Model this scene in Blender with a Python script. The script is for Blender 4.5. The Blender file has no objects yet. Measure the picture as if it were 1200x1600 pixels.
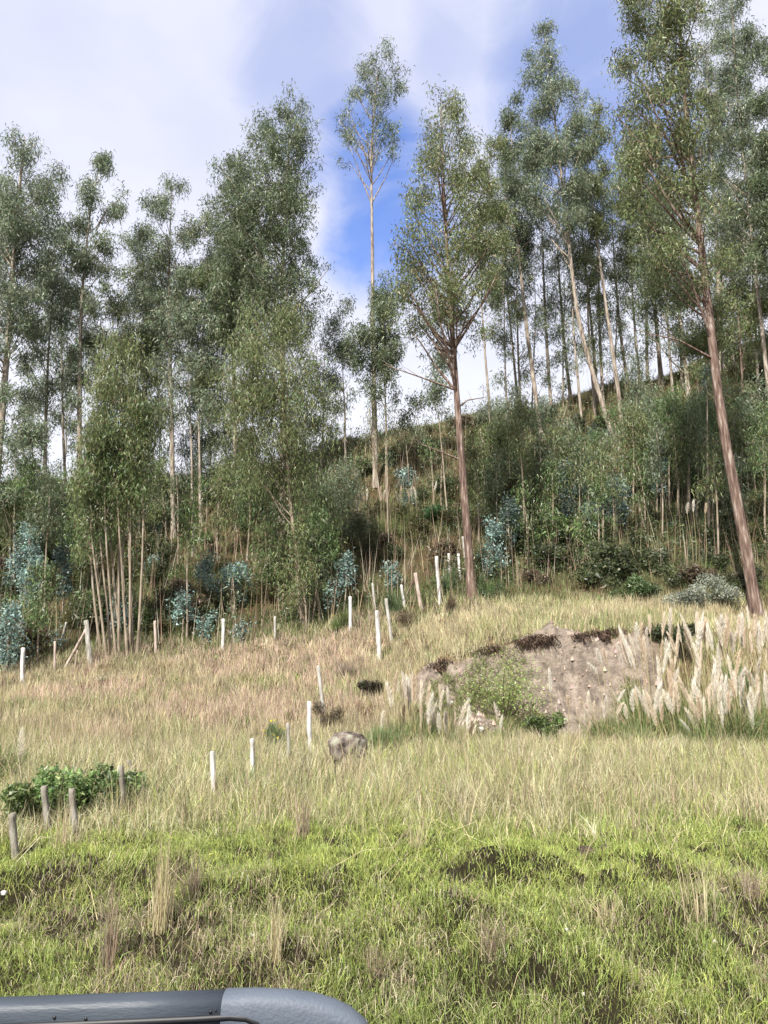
import bpy, math, random
import numpy as np
from math import radians, sin, cos, tan, pi
from mathutils import Vector, Matrix

rng = np.random.default_rng(7)
random.seed(7)
S = bpy.context.scene
COL = S.collection

# ------------------------------------------------------------------ camera
PITCH = radians(13.0)
CAMZ = 2.0
FPX = 1600 * 26.0 / 36.0
cam_d = bpy.data.cameras.new('camera')
cam_d.lens = 26.0; cam_d.sensor_width = 36.0; cam_d.clip_end = 6000; cam_d.clip_start = 0.05
cam = bpy.data.objects.new('camera', cam_d); COL.objects.link(cam)
cam.location = (0, 0, CAMZ); cam.rotation_euler = (radians(90) + PITCH, 0, 0)
S.camera = cam
S.render.resolution_x = 768; S.render.resolution_y = 1024

# ------------------------------------------------------------------ world, sun, exposure
SUN_AZ = radians(206)      # direction the sun stands in, clockwise from +Y (behind and left of the camera)
SUN_EL = radians(46)
W = bpy.data.worlds.new('World'); S.world = W; W.use_nodes = True
nt = W.node_tree; nt.nodes.clear()
def wn(t, **k):
    n = nt.nodes.new(t)
    for a, b in k.items(): setattr(n, a, b)
    return n
sky = wn('ShaderNodeTexSky', sky_type='NISHITA', sun_disc=False, sun_elevation=SUN_EL, sun_rotation=SUN_AZ, altitude=2600, air_density=1.0, dust_density=0.6)
bgs = wn('ShaderNodeBackground'); bgs.inputs[1].default_value = 0.15
tint = wn('ShaderNodeMixRGB', blend_type='MULTIPLY'); tint.inputs[0].default_value = 1; tint.inputs[2].default_value = (1.05, 1.12, 1.45, 1)
nt.links.new(sky.outputs[0], tint.inputs[1]); nt.links.new(tint.outputs[0], bgs.inputs[0])
bgc = wn('ShaderNodeBackground'); bgc.inputs[1].default_value = 0.61
mixs = wn('ShaderNodeMixShader'); outw = wn('ShaderNodeOutputWorld')
tc = wn('ShaderNodeTexCoord')
mp = wn('ShaderNodeMapping'); mp.inputs['Scale'].default_value = (1, 1, 1.6)
nt.links.new(tc.outputs['Generated'], mp.inputs[0])
n1 = wn('ShaderNodeTexNoise'); n1.inputs['Scale'].default_value = 2.6; n1.inputs['Detail'].default_value = 5; n1.inputs['Roughness'].default_value = 0.5
n1.inputs['Distortion'].default_value = 0.3
nt.links.new(mp.outputs[0], n1.inputs['Vector'])
n3 = wn('ShaderNodeTexNoise'); n3.inputs['Scale'].default_value = 5.5; n3.inputs['Detail'].default_value = 7; n3.inputs['Roughness'].default_value = 0.55; n3.inputs['Distortion'].default_value = 0.6
nt.links.new(mp.outputs[0], n3.inputs['Vector'])
def math_(op, a, b=None, clamp=False):
    n = wn('ShaderNodeMath', operation=op, use_clamp=clamp)
    for i, x in enumerate((a, b)):
        if x is None: continue
        if isinstance(x, (int, float)): n.inputs[i].default_value = x
        else: nt.links.new(x, n.inputs[i])
    return n.outputs[0]
def px_dir(u, v):
    r, up = (u - 600) / FPX, (800 - v) / FPX
    return Vector((r, cos(PITCH) - up * sin(PITCH), sin(PITCH) + up * cos(PITCH))).normalized()
# breaks in the cloud: soft patches where the blue shows
breaks = None
for (u, v, lo, hi, amp) in ((470, 95, .9945, 1.001, .4), (515, 185, .9955, 1.001, .45), (590, 270, .9935, 1.0015, 1.0), (606, 345, .9945, 1.0015, .95), (900, 75, .989, 1.0, .7), (950, 215, .988, 1.0, .8), (735, 85, .995, 1.0, .3)):
    d = px_dir(u, v)
    vm = wn('ShaderNodeVectorMath', operation='DOT_PRODUCT'); nt.links.new(tc.outputs['Generated'], vm.inputs[0]); vm.inputs[1].default_value = d
    wob = math_('ADD', vm.outputs['Value'], math_('MULTIPLY', math_('SUBTRACT', n3.outputs[0], 0.5), 0.016))
    mr = wn('ShaderNodeMapRange', interpolation_type='SMOOTHSTEP'); nt.links.new(wob, mr.inputs[0])
    mr.inputs[1].default_value = lo; mr.inputs[2].default_value = hi; mr.inputs[3].default_value = 0; mr.inputs[4].default_value = amp
    breaks = mr.outputs[0] if breaks is None else math_('MAXIMUM', breaks, mr.outputs[0])
mr = wn('ShaderNodeMapRange', interpolation_type='SMOOTHSTEP'); nt.links.new(n1.outputs[0], mr.inputs[0])
mr.inputs[1].default_value = 0.60; mr.inputs[2].default_value = 0.76; mr.inputs[3].default_value = 0; mr.inputs[4].default_value = 0.2
breaks = math_('MAXIMUM', breaks, mr.outputs[0])
cover = math_('SUBTRACT', 1.0, breaks, clamp=True)
n2 = wn('ShaderNodeTexNoise'); n2.inputs['Scale'].default_value = 3.2; n2.inputs['Detail'].default_value = 5
nt.links.new(mp.outputs[0], n2.inputs['Vector'])
cr = wn('ShaderNodeValToRGB'); nt.links.new(n2.outputs[0], cr.inputs[0])
cr.color_ramp.elements[0].position = 0.3; cr.color_ramp.elements[0].color = (0.68, 0.71, 0.90, 1)
cr.color_ramp.elements[1].position = 0.62; cr.color_ramp.elements[1].color = (0.84, 0.86, 0.98, 1)
sx = wn('ShaderNodeSeparateXYZ'); nt.links.new(tc.outputs['Generated'], sx.inputs[0])
lowc = wn('ShaderNodeMapRange', interpolation_type='SMOOTHSTEP'); nt.links.new(sx.outputs[2], lowc.inputs[0])   # cloud is thicker and whiter towards the horizon
lowc.inputs[1].default_value = .25; lowc.inputs[2].default_value = .62; lowc.inputs[3].default_value = .85; lowc.inputs[4].default_value = 0
lmix = wn('ShaderNodeMixRGB'); nt.links.new(lowc.outputs[0], lmix.inputs[0]); nt.links.new(cr.outputs[0], lmix.inputs[1]); lmix.inputs[2].default_value = (.93, .95, 1.03, 1)
nt.links.new(lmix.outputs[0], bgc.inputs[0])
nt.links.new(cover, mixs.inputs[0]); nt.links.new(bgs.outputs[0], mixs.inputs[1]); nt.links.new(bgc.outputs[0], mixs.inputs[2])
nt.links.new(mixs.outputs[0], outw.inputs[0])

sun_d = bpy.data.lights.new('sun', 'SUN'); sun_d.energy = 4.9; sun_d.angle = radians(1.2); sun_d.color = (1.0, 0.955, 0.88)
sun = bpy.data.objects.new('sun', sun_d); COL.objects.link(sun)
sdir = Vector((sin(SUN_AZ) * cos(SUN_EL), cos(SUN_AZ) * cos(SUN_EL), sin(SUN_EL)))
sun.rotation_euler = sdir.to_track_quat('Z', 'Y').to_euler(); sun.location = sdir * 50
S.view_settings.view_transform = 'Standard'; S.view_settings.look = 'None'; S.view_settings.gamma = 1; S.view_settings.exposure = 0.88
S.render.engine = 'CYCLES'
S.cycles.max_bounces = 6; S.cycles.transmission_bounces = 3; S.cycles.diffuse_bounces = 3

# ------------------------------------------------------------------ helpers
def tag(o, label=None, cat=None, group=None, kind=None):
    if label: o['label'] = label
    if cat: o['category'] = cat
    if group: o['group'] = group
    if kind: o['kind'] = kind
    return o
def empty(name, loc=(0, 0, 0)):
    o = bpy.data.objects.new(name, None); COL.objects.link(o); o.location = loc; o.empty_display_size = .2
    return o
def link(name, me, mat=None, parent=None, loc=None):
    if mat is not None and len(me.materials) == 0: me.materials.append(mat)
    o = bpy.data.objects.new(name, me); COL.objects.link(o)
    if parent is not None: o.parent = parent
    if loc is not None: o.location = loc
    return o
def mesh_np(name, V, F, C=None, smooth=False):
    """V (n,3), F (m,k) index array (k=3 or 4), C (m,3) one base colour per face"""
    V = np.asarray(V, np.float32); F = np.asarray(F, np.int32)
    me = bpy.data.meshes.new(name)
    m, k = F.shape
    me.vertices.add(len(V)); me.vertices.foreach_set('co', V.ravel())
    me.loops.add(m * k); me.loops.foreach_set('vertex_index', F.ravel())
    me.polygons.add(m); me.polygons.foreach_set('loop_start', np.arange(m, dtype=np.int32) * k)
    me.polygons.foreach_set('loop_total', np.full(m, k, np.int32))
    if smooth: me.polygons.foreach_set('use_smooth', np.ones(m, bool))
    if C is not None:
        a = me.attributes.new('tone', 'FLOAT_COLOR', 'FACE')
        C4 = np.ones((m, 4), np.float32); C4[:, :3] = C
        a.data.foreach_set('color', C4.ravel())
    me.update()
    return me
class Bag:
    """collects triangles with a base colour each"""
    def __init__(s): s.V = []; s.F = []; s.C = []; s.n = 0
    def add(s, V, F, C):
        V = np.asarray(V, np.float32).reshape(-1, 3); F = np.asarray(F, np.int64)
        s.V.append(V); s.F.append(F + s.n); s.n += len(V)
        C = np.asarray(C, np.float32)
        if C.ndim == 1: C = np.tile(C, (len(F), 1))
        s.C.append(C)
    def mesh(s, name, smooth=False):
        return mesh_np(name, np.concatenate(s.V), np.concatenate(s.F), np.concatenate(s.C), smooth)
def unit(v): return v / np.maximum(np.linalg.norm(v, axis=-1, keepdims=True), 1e-9)
def leaves(bag, P, D, L, Wd, C):
    """one narrow pointed leaf per row"""
    n = len(P); side = unit(np.cross(D, rng.normal(size=(n, 3))))
    a = P - side * Wd[:, None] * .5; b = P + side * Wd[:, None] * .5; c = P + D * L[:, None]
    V = np.stack([a, b, c], 1).reshape(-1, 3)
    bag.add(V, np.arange(3 * n).reshape(-1, 3), C)
def blades(bag, P, D, L, Wd, C, droop):
    """bent grass blade: quad + tip, as three triangles"""
    n = len(P); side = unit(np.cross(D, rng.normal(size=(n, 3))))
    g = np.array([0, 0, -1.0]); M = P + D * (L * .55)[:, None]
    D2 = unit(D + g * droop[:, None]); T = M + D2 * (L * .5)[:, None]
    w = Wd[:, None] * .5
    V = np.stack([P - side * w, P + side * w, M - side * w * .75, M + side * w * .75, T], 1).reshape(-1, 3)
    i = (np.arange(n) * 5)[:, None]
    F = np.concatenate([i + [0, 1, 3], i + [0, 3, 2], i + [2, 3, 4]], 1).reshape(-1, 3)
    bag.add(V, F, np.repeat(np.asarray(C), 3, axis=0))
def tube(bag, pts, rad, sides, C, wob=0.0, cap=True):
    pts = np.asarray(pts, float); n = len(pts); rad = np.asarray(rad, float)
    T = unit(np.gradient(pts, axis=0)); ref = np.array([0.0, 1, 0]) if abs(T[0][2]) > .7 else np.array([0.0, 0, 1])
    A = unit(np.cross(T, ref)); B = np.cross(T, A)
    th = np.arange(sides) / sides * 2 * pi
    rr = rad[:, None] * (1 + wob * rng.normal(size=(n, sides)))
    V = pts[:, None] + rr[..., None] * (A[:, None] * np.cos(th)[None, :, None] + B[:, None] * np.sin(th)[None, :, None])
    V = V.reshape(-1, 3); F = []
    for i in range(n - 1):
        for j in range(sides):
            a = i * sides + j; b = i * sides + (j + 1) % sides
            F += [(a, b, b + sides), (a, b + sides, a + sides)]
    if cap:
        for j in range(1, sides - 1): F.append(((n - 1) * sides, (n - 1) * sides + j, (n - 1) * sides + j + 1))
    bag.add(V, np.array(F), C)
# lattice noise for laying things out
_tab = rng.random((256, 256))
def noise2(x, y, s, oct_=3, off=0.0):
    r = 0; amp = 1; tot = 0
    for o in range(oct_):
        X = (np.asarray(x) / s + 37.3 * o + off); Y = (np.asarray(y) / s + 11.7 * o + off * 1.7)
        xi = np.floor(X).astype(int); yi = np.floor(Y).astype(int); fx = X - xi; fy = Y - yi
        fx = fx * fx * (3 - 2 * fx); fy = fy * fy * (3 - 2 * fy)
        g = lambda a, b: _tab[a % 256, b % 256]
        r = r + amp * ((g(xi, yi) * (1 - fx) + g(xi + 1, yi) * fx) * (1 - fy) + (g(xi, yi + 1) * (1 - fx) + g(xi + 1, yi + 1) * fx) * fy)
        tot += amp; amp *= .5; s = s * .5
    return r / tot
def sm(a, b, x): t = np.clip((x - a) / (b - a), 0, 1); return t * t * (3 - 2 * t)
def pick(n, pal, jit=.12, hue=.05):
    """n base colours drawn from a weighted palette [(weight, rgb)]"""
    w = np.array([p[0] for p in pal], float); w /= w.sum()
    c = np.array([p[1] for p in pal])[rng.choice(len(pal), n, p=w)]
    return np.clip(c * (1 + jit * rng.normal(size=(n, 1))) * (1 + hue * rng.normal(size=(n, 3))), .004, .9)

# ------------------------------------------------------------------ terrain
def slope_of(v):       # rise per metre of forward distance that appears at photo row v
    up = (800 - v) / FPX
    return (sin(PITCH) + up * cos(PITCH)) / (cos(PITCH) - up * sin(PITCH))
NEAR = [(-30, 0.0), (4.15, 0.0), (4.5, .08), (5.1, .36), (5.8, .55), (6.4, .63), (8, .66), (12, .67)]
COLS = {
 -400: [(15, 1195), (20, 1140), (26, 1075), (32, 975), (40, 870), (50, 775)],
 0:    [(15, 1190), (20, 1122), (25, 1068), (27, 1042), (32, 960), (40, 850), (50, 757)],
 300:  [(15, 1190), (20, 1116), (28, 1008), (31, 962), (40, 842), (50, 750)],
 450:  [(15, 1190), (20, 1112), (28, 988), (32, 920), (40, 812), (50, 728)],
 560:  [(15, 1190), (19, 1112), (24, 1022), (28, 965), (31, 915), (40, 782), (50, 690)],
 640:  [(15, 1188), (18, 1128), (21, 1062), (24, 1008), (29, 945), (40, 765), (50, 670)],
 700:  [(15, 1185), (17.6, 1148), (19.6, 1085), (20.9, 1036), (21.8, 1018), (28, 940), (40, 760), (50, 662)],
 780:  [(15, 1184), (17.4, 1158), (18.9, 1122), (19.9, 1070), (20.4, 1014), (21.0, 1002), (27, 941), (40, 755), (50, 650)],
 870:  [(15, 1183), (17.4, 1162), (18.9, 1125), (19.8, 1072), (20.25, 1004), (20.8, 993), (26, 943), (40, 750), (50, 638)],
 1000: [(15, 1183), (17.4, 1162), (18.9, 1125), (19.8, 1070), (20.25, 1000), (20.8, 985), (25, 945), (40, 735), (50, 604)],
 1200: [(15, 1183), (17.2, 1165), (19.5, 1100), (20.8, 1035), (21.8, 1000), (24, 962), (38, 730), (52, 550)],
 1600: [(15, 1180), (17.2, 1160), (19.5, 1100), (21, 1030), (24, 955), (38, 700), (54, 470)],
}
def pchip(xk, yk, x):
    xk = np.array(xk, float); yk = np.array(yk, float); h = np.diff(xk); d = np.diff(yk) / h
    m = np.zeros(len(xk)); m[0] = d[0]; m[-1] = d[-1]
    for i in range(1, len(xk) - 1):
        if d[i - 1] * d[i] > 0:
            w1 = 2 * h[i] + h[i - 1]; w2 = h[i] + 2 * h[i - 1]; m[i] = (w1 + w2) / (w1 / d[i - 1] + w2 / d[i])
    x = np.clip(x, xk[0], xk[-1]); k = np.clip(np.searchsorted(xk, x) - 1, 0, len(xk) - 2)
    t = (x - xk[k]) / h[k]
    return (yk[k] * (1 + 2 * t) * (1 - t) ** 2 + m[k] * h[k] * t * (1 - t) ** 2 + yk[k + 1] * t * t * (3 - 2 * t) + m[k + 1] * h[k] * t * t * (t - 1))
YT = np.arange(-30, 140.01, .1)
colA = []; colZ = []
for u, kn in sorted(COLS.items()):
    pts = list(NEAR) + [(Y, CAMZ + Y * slope_of(v)) for Y, v in kn]
    zc = pts[-1][1]; Yc = pts[-1][0]
    pts += [(Yc + 7, zc + .6), (Yc + 16, zc - 1.0), (Yc + 40, zc - 12), (140, -1.0)]
    colA.append((u - 600) / FPX); colZ.append(pchip(*zip(*pts), YT))
colA = np.array(colA); colZ = np.array(colZ)
def Hbase(X, Y):
    X = np.asarray(X, float); Y = np.asarray(Y, float)
    a = np.clip(X / np.maximum(Y, 4.0), colA[0], colA[-1] - 1e-6)
    i = np.clip(np.searchsorted(colA, a) - 1, 0, len(colA) - 2); t = (a - colA[i]) / (colA[i + 1] - colA[i]); t = t * t * (3 - 2 * t) * .6 + t * .4
    f = np.clip((Y + 30) / .1, 0, len(YT) - 1.001); j = f.astype(int); g = f - j
    z = lambda k: colZ[k, j] * (1 - g) + colZ[k, j + 1] * g
    return z(i) * (1 - t) + z(i + 1) * t
def cutmask(X, Y):
    """1 on the bare eroded face of the cut bank"""
    a = X / np.maximum(Y, 4.0); u = a * FPX + 600 + 26 * (noise2(X, Y, 1.1, 2, 5) - .5)
    Yn = Y + .7 * (noise2(X, Y, 1.3, 2, 9) - .5)
    return sm(628, 668, u) * sm(1050, 1005, u) * sm(17.0, 17.6, Yn) * sm(20.95 + .3 * sm(760, 690, u) * 1.5, 20.6 + .3 * sm(760, 690, u) * 1.5, Yn)
def H(X, Y):
    X = np.asarray(X, float); Y = np.asarray(Y, float)
    z = Hbase(X, Y)
    on = sm(4.2, 5.0, Y)
    z = z + on * sm(7.5, 5.8, Y) * .36 * (noise2(X, Y, .42, 2) - .5)       # lumpy road bank
    z = z + sm(5.5, 7, Y) * .12 * (noise2(X, Y, 1.6, 3, 3) - .5)
    z = z + sm(27, 33, Y) * 1.5 * (noise2(X, Y, 4.0, 3, 7) - .5)
    c = cutmask(X, Y); z = z + c * ((.95 * (noise2(X * 1.0, Y * .3, .42, 3, 2) - .5) + .5 * (noise2(X, Y, .9, 2, 14) - .5)))
    # hollow under the dark bush
    px, py = -.42, 18.6
    z = z - .5 * np.exp(-(((X - px) / .38) ** 2 + ((Y - py) / .35) ** 2))
    return z
def ray(u, v, Y0=4.2, Y1=75.0):
    """where the line of sight through photo pixel (u, v) meets the ground"""
    r, up = (u - 600) / FPX, (800 - v) / FPX
    fy = cos(PITCH) - up * sin(PITCH); fz = sin(PITCH) + up * cos(PITCH)
    Y = np.linspace(Y0, Y1, 3000); X = r / fy * Y; Z = CAMZ + fz / fy * Y
    below = Z < H(X, Y); k = int(np.argmax(below)) if below.any() else 2200
    return Vector((X[k], Y[k], float(H(X[k], Y[k]))))
def at(u, v, Y):
    r, up = (u - 600) / FPX, (800 - v) / FPX; fy = cos(PITCH) - up * sin(PITCH); fz = sin(PITCH) + up * cos(PITCH)
    return np.array([r / fy * Y, Y, CAMZ + fz / fy * Y])

# ------------------------------------------------------------------ materials
def new_mat(name):
    m = bpy.data.materials.new(name); m.use_nodes = True; t = m.node_tree; t.nodes.clear(); return m, t
def leaf_material(name, trans=.3, rough=.55, spec=.35, grain=0.0):
    m, t = new_mat(name); N = t.nodes.new; L = t.links.new
    out = N('ShaderNodeOutputMaterial'); at_ = N('ShaderNodeAttribute'); at_.attribute_name = 'tone'
    p = N('ShaderNodeBsdfPrincipled'); p.inputs['Roughness'].default_value = rough; p.inputs['Specular IOR Level'].default_value = spec
    col = at_.outputs['Color']
    if grain:
        tcn = N('ShaderNodeTexCoord'); nz = N('ShaderNodeTexNoise'); nz.inputs['Scale'].default_value = grain; L(tcn.outputs['Object'], nz.inputs['Vector'])
        mr_ = N('ShaderNodeMapRange'); L(nz.outputs[0], mr_.inputs[0]); mr_.inputs[3].default_value = .6; mr_.inputs[4].default_value = 1.4
        vm_ = N('ShaderNodeVectorMath'); vm_.operation = 'SCALE'; L(col, vm_.inputs[0]); L(mr_.outputs[0], vm_.inputs['Scale']); col = vm_.outputs[0]
    L(col, p.inputs['Base Color'])
    if trans:
        tr = N('ShaderNodeBsdfTranslucent'); L(col, tr.inputs['Color']); mx = N('ShaderNodeMixShader'); mx.inputs[0].default_value = trans
        L(p.outputs[0], mx.inputs[1]); L(tr.outputs[0], mx.inputs[2]); L(mx.outputs[0], out.inputs[0])
    else: L(p.outputs[0], out.inputs[0])
    return m
def ramp_material(name, stops, scale=(1, 1, 1), nscale=6, detail=6, rough=.85, bump=.3, bscale=None, spec=.2, metal=0, coat=0):
    m, t = new_mat(name); N = t.nodes.new; L = t.links.new
    out = N('ShaderNodeOutputMaterial'); p = N('ShaderNodeBsdfPrincipled'); p.inputs['Roughness'].default_value = rough; p.inputs['Specular IOR Level'].default_value = spec; p.inputs['Metallic'].default_value = metal
    p.inputs['Coat Weight'].default_value = coat
    tcn = N('ShaderNodeTexCoord'); mpn = N('ShaderNodeMapping'); mpn.inputs['Scale'].default_value = scale; L(tcn.outputs['Object'], mpn.inputs[0])
    nz = N('ShaderNodeTexNoise'); nz.inputs['Scale'].default_value = nscale; nz.inputs['Detail'].default_value = detail; L(mpn.outputs[0], nz.inputs['Vector'])
    cr_ = N('ShaderNodeValToRGB'); L(nz.outputs[0], cr_.inputs[0]); e = cr_.color_ramp.elements
    while len(e) < len(stops): e.new(.5)
    for el, (pos, c) in zip(e, stops): el.position = pos; el.color = (*c, 1)
    L(cr_.outputs[0], p.inputs['Base Color'])
    if bump:
        nb = N('ShaderNodeTexNoise'); nb.inputs['Scale'].default_value = bscale or nscale * 3; nb.inputs['Detail'].default_value = 5; L(mpn.outputs[0], nb.inputs['Vector'])
        bp = N('ShaderNodeBump'); bp.inputs['Strength'].default_value = bump; bp.inputs['Distance'].default_value = .03; L(nb.outputs[0], bp.inputs['Height']); L(bp.outputs[0], p.inputs['Normal'])
    L(p.outputs[0], out.inputs[0]); return m
M_LEAF = leaf_material('eucalyptus_leaf', .42, .42, .5)
M_GRASS = leaf_material('grass_blade', .35, .6, .25)
M_PLUME = leaf_material('pampas_plume', .4, .9, .05)
M_BARKG = ramp_material('pale_grey_bark', [(.30, (.10, .075, .055)), (.48, (.27, .22, .175)), (.66, (.44, .39, .33))], (5, 5, .8), 2.2, 7, .9, .5, 9)
M_BARKR = ramp_material('red_brown_bark', [(.3, (.055, .036, .030)), (.48, (.150, .100, .078)), (.58, (.215, .155, .125)), (.7, (.38, .32, .27))], (6, 6, .8), 2.4, 8, .9, .7, 9)
M_BARKS = ramp_material('sapling_bark', [(.3, (.13, .10, .07)), (.5, (.26, .21, .155)), (.7, (.38, .33, .26))], (4, 4, .8), 2, 6, .8, .3, 8)
M_POST = ramp_material('weathered_post', [(.3, (.16, .145, .125)), (.5, (.34, .32, .28)), (.68, (.50, .48, .44))], (6, 6, 1.2), 2.2, 8, .9, .5, 10)
M_POSTW = ramp_material('whitewashed_post', [(.30, (.20, .18, .155)), (.46, (.46, .44, .41)), (.62, (.64, .62, .59))], (4, 4, 1.2), 2.6, 8, .9, .4, 10)
M_ROCK = ramp_material('lichened_rock', [(.36, (.035, .028, .024)), (.46, (.11, .088, .075)), (.55, (.185, .155, .13)), (.66, (.27, .27, .21))], (1, 1, 1), 7, 9, .9, .9, 14)
M_RUBBER = ramp_material('black_rubber', [(.4, (.008, .008, .010)), (.6, (.014, .014, .016))], rough=.5, bump=0, spec=.4)
M_RAIL = ramp_material('slate_grey_rail', [(.35, (.038, .048, .062)), (.65, (.056, .069, .086))], (1, 6, 6), 4, 9, .52, .12, 60, spec=.45)
M_CAP = ramp_material('pale_grey_moulding', [(.35, (.080, .096, .122)), (.65, (.100, .118, .146))], (1, 1, 1), 9, 9, .58, .15, 160, spec=.4)
M_PAINT = ramp_material('dark_car_paint', [(.4, (.020, .024, .030)), (.6, (.024, .028, .035))], rough=.3, bump=0, spec=.5, coat=1)
M_GLASS = ramp_material('tinted_glass', [(.4, (.010, .012, .014)), (.6, (.012, .014, .016))], rough=.05, bump=0, spec=.6)
M_RIM = ramp_material('wheel_alloy', [(.4, (.45, .45, .46)), (.6, (.5, .5, .5))], rough=.35, bump=0, metal=1)
M_ASPH = ramp_material('asphalt', [(.35, (.035, .035, .036)), (.65, (.065, .063, .06))], (1, 1, 1), 40, 8, .92, .4, 90)
M_PAINTW = ramp_material('road_paint', [(.35, (.45, .44, .40)), (.6, (.72, .71, .68))], (1, 1, 1), 14, 8, .8, .2, 60)

# ground: colour attribute laid out by zone, broken up by fine noise and bump
mG, t = new_mat('hillside_ground'); N = t.nodes.new; L = t.links.new
out = N('ShaderNodeOutputMaterial'); p = N('ShaderNodeBsdfPrincipled'); p.inputs['Roughness'].default_value = .95; p.inputs['Specular IOR Level'].default_value = .1
a_ = N('ShaderNodeAttribute'); a_.attribute_name = 'tone'; g_ = N('ShaderNodeNewGeometry')
nz = N('ShaderNodeTexNoise'); nz.inputs['Scale'].default_value = 3.5; nz.inputs['Detail'].default_value = 9; nz.inputs['Roughness'].default_value = .65; L(g_.outputs['Position'], nz.inputs['Vector'])
mr_ = N('ShaderNodeMapRange'); L(nz.outputs[0], mr_.inputs[0]); mr_.inputs[1].default_value = .3; mr_.inputs[2].default_value = .7; mr_.inputs[3].default_value = .38; mr_.inputs[4].default_value = 1.45
vs = N('ShaderNodeVectorMath'); vs.operation = 'SCALE'; L(a_.outputs['Color'], vs.inputs[0]); L(mr_.outputs[0], vs.inputs['Scale'])
L(vs.outputs[0], p.inputs['Base Color'])
nb = N('ShaderNodeTexNoise'); nb.inputs['Scale'].default_value = 9; nb.inputs['Detail'].default_value = 8; nb.inputs['Roughness'].default_value = .7; L(g_.outputs['Position'], nb.inputs['Vector'])
bp = N('ShaderNodeBump'); bp.inputs['Strength'].default_value = .9; bp.inputs['Distance'].default_value = .16; L(nb.outputs[0], bp.inputs['Height']); L(bp.outputs[0], p.inputs['Normal'])
L(p.outputs[0], out.inputs[0])

# ------------------------------------------------------------------ setting: hillside, far ground, road
def axis(segs):
    r = [segs[0][0]]
    for a, b, s in segs:
        n = max(1, int(round((b - a) / s))); r += list(a + (b - a) * (np.arange(n) + 1) / n)
    return np.array(r)
xs = axis([(-160, -60, 5), (-60, -26, 1.2), (-26, -10, .4), (-10, -1, .18), (-1, 10, .13), (10, 26, .35), (26, 60, 1.2), (60, 160, 5)])
ys = axis([(4.12, 8, .11), (8, 17, .25), (17, 21.6, .1), (21.6, 32, .3), (32, 60, .5), (60, 140, 3)])
GX, GY = np.meshgrid(xs, ys); GZ = H(GX, GY)
nx, ny = len(xs), len(ys)
Vg = np.stack([GX, GY, GZ], -1).reshape(-1, 3)
ii, jj = np.meshgrid(np.arange(nx - 1), np.arange(ny - 1)); k0 = (jj * nx + ii).ravel()
Fg = np.stack([k0, k0 + 1, k0 + nx + 1, k0 + nx], 1)
fx = Vg[Fg].mean(1); X_, Y_ = fx[:, 0], fx[:, 1]
GZf = fx[:, 2]
c = np.tile(np.array([.060, .050, .028]), (len(Fg), 1))                       # turf soil
c = c * (1 - .3 * (sm(4.3, 4.8, Y_) * sm(7, 6, Y_)))[:, None]
fieldm = sm(13, 17, Y_)[:, None] * (1 - sm(25, 29, Y_))[:, None]
c = c * (1 - fieldm) + fieldm * np.array([.17, .125, .07])
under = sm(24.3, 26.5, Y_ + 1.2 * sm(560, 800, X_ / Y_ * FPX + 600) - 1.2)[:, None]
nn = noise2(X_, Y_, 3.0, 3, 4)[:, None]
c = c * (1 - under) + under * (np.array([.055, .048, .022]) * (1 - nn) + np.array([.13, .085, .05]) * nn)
far = sm(44, 50, Y_)[:, None]
c = c * (1 - far) + far * np.array([.12, .105, .05])
cm = cutmask(X_, Y_)[:, None]
nn = (.6 * noise2(X_ * 2.2, Y_ * .7 + GZf * 1.5, .6, 4, 6) + .4 * noise2(X_, Y_ + GZf * 3, .25, 2, 16))[:, None]
c = c * (1 - cm) + cm * (np.array([.15, .118, .092]) * (1 - nn) + np.array([.42, .345, .28]) * nn)
bare = (np.exp(-(((X_ - 8.6) / 2.6) ** 2 + ((Y_ - 26.6) / 1.6) ** 2)))[:, None]     # bare leaf litter right of the brown tree
c = c * (1 - bare * .8) + bare * .8 * np.array([.20, .135, .10])
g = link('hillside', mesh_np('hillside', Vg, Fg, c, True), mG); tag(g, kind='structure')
# plain that carries the ground on to the horizon
r_ = 2500.0
gm = mesh_np('plain', [(-r_, -r_, -.6), (r_, -r_, -.6), (r_, r_, -.6), (-r_, r_, -.6)], [(0, 1, 2, 3)], [(.07, .065, .03)])
tag(link('plain', gm, mG), kind='structure')
def sheet(name, x0, x1, y0, y1, z, mat, kind='structure', parent=None):
    return tag(link(name, mesh_np(name, [(x0, y0, z), (x1, y0, z), (x1, y1, z), (x0, y1, z)], [(0, 1, 2, 3)]), mat, parent), kind=kind)
gr = mesh_np('verge', [(-160, -14, -.02), (160, -14, -.02), (160, 4.16, -.004), (-160, 4.16, -.004)], [(0, 1, 2, 3)], [(.12, .10, .075)])
tag(link('verge', gr, mG), kind='structure')
sheet('road', -160, 160, -5.2, 3.35, .004, M_ASPH)
sheet('road_edge_line', -160, 160, 3.05, 3.17, .008, M_PAINTW)
sheet('road_edge_line', -160, 160, -5.0, -4.88, .008, M_PAINTW)

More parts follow.
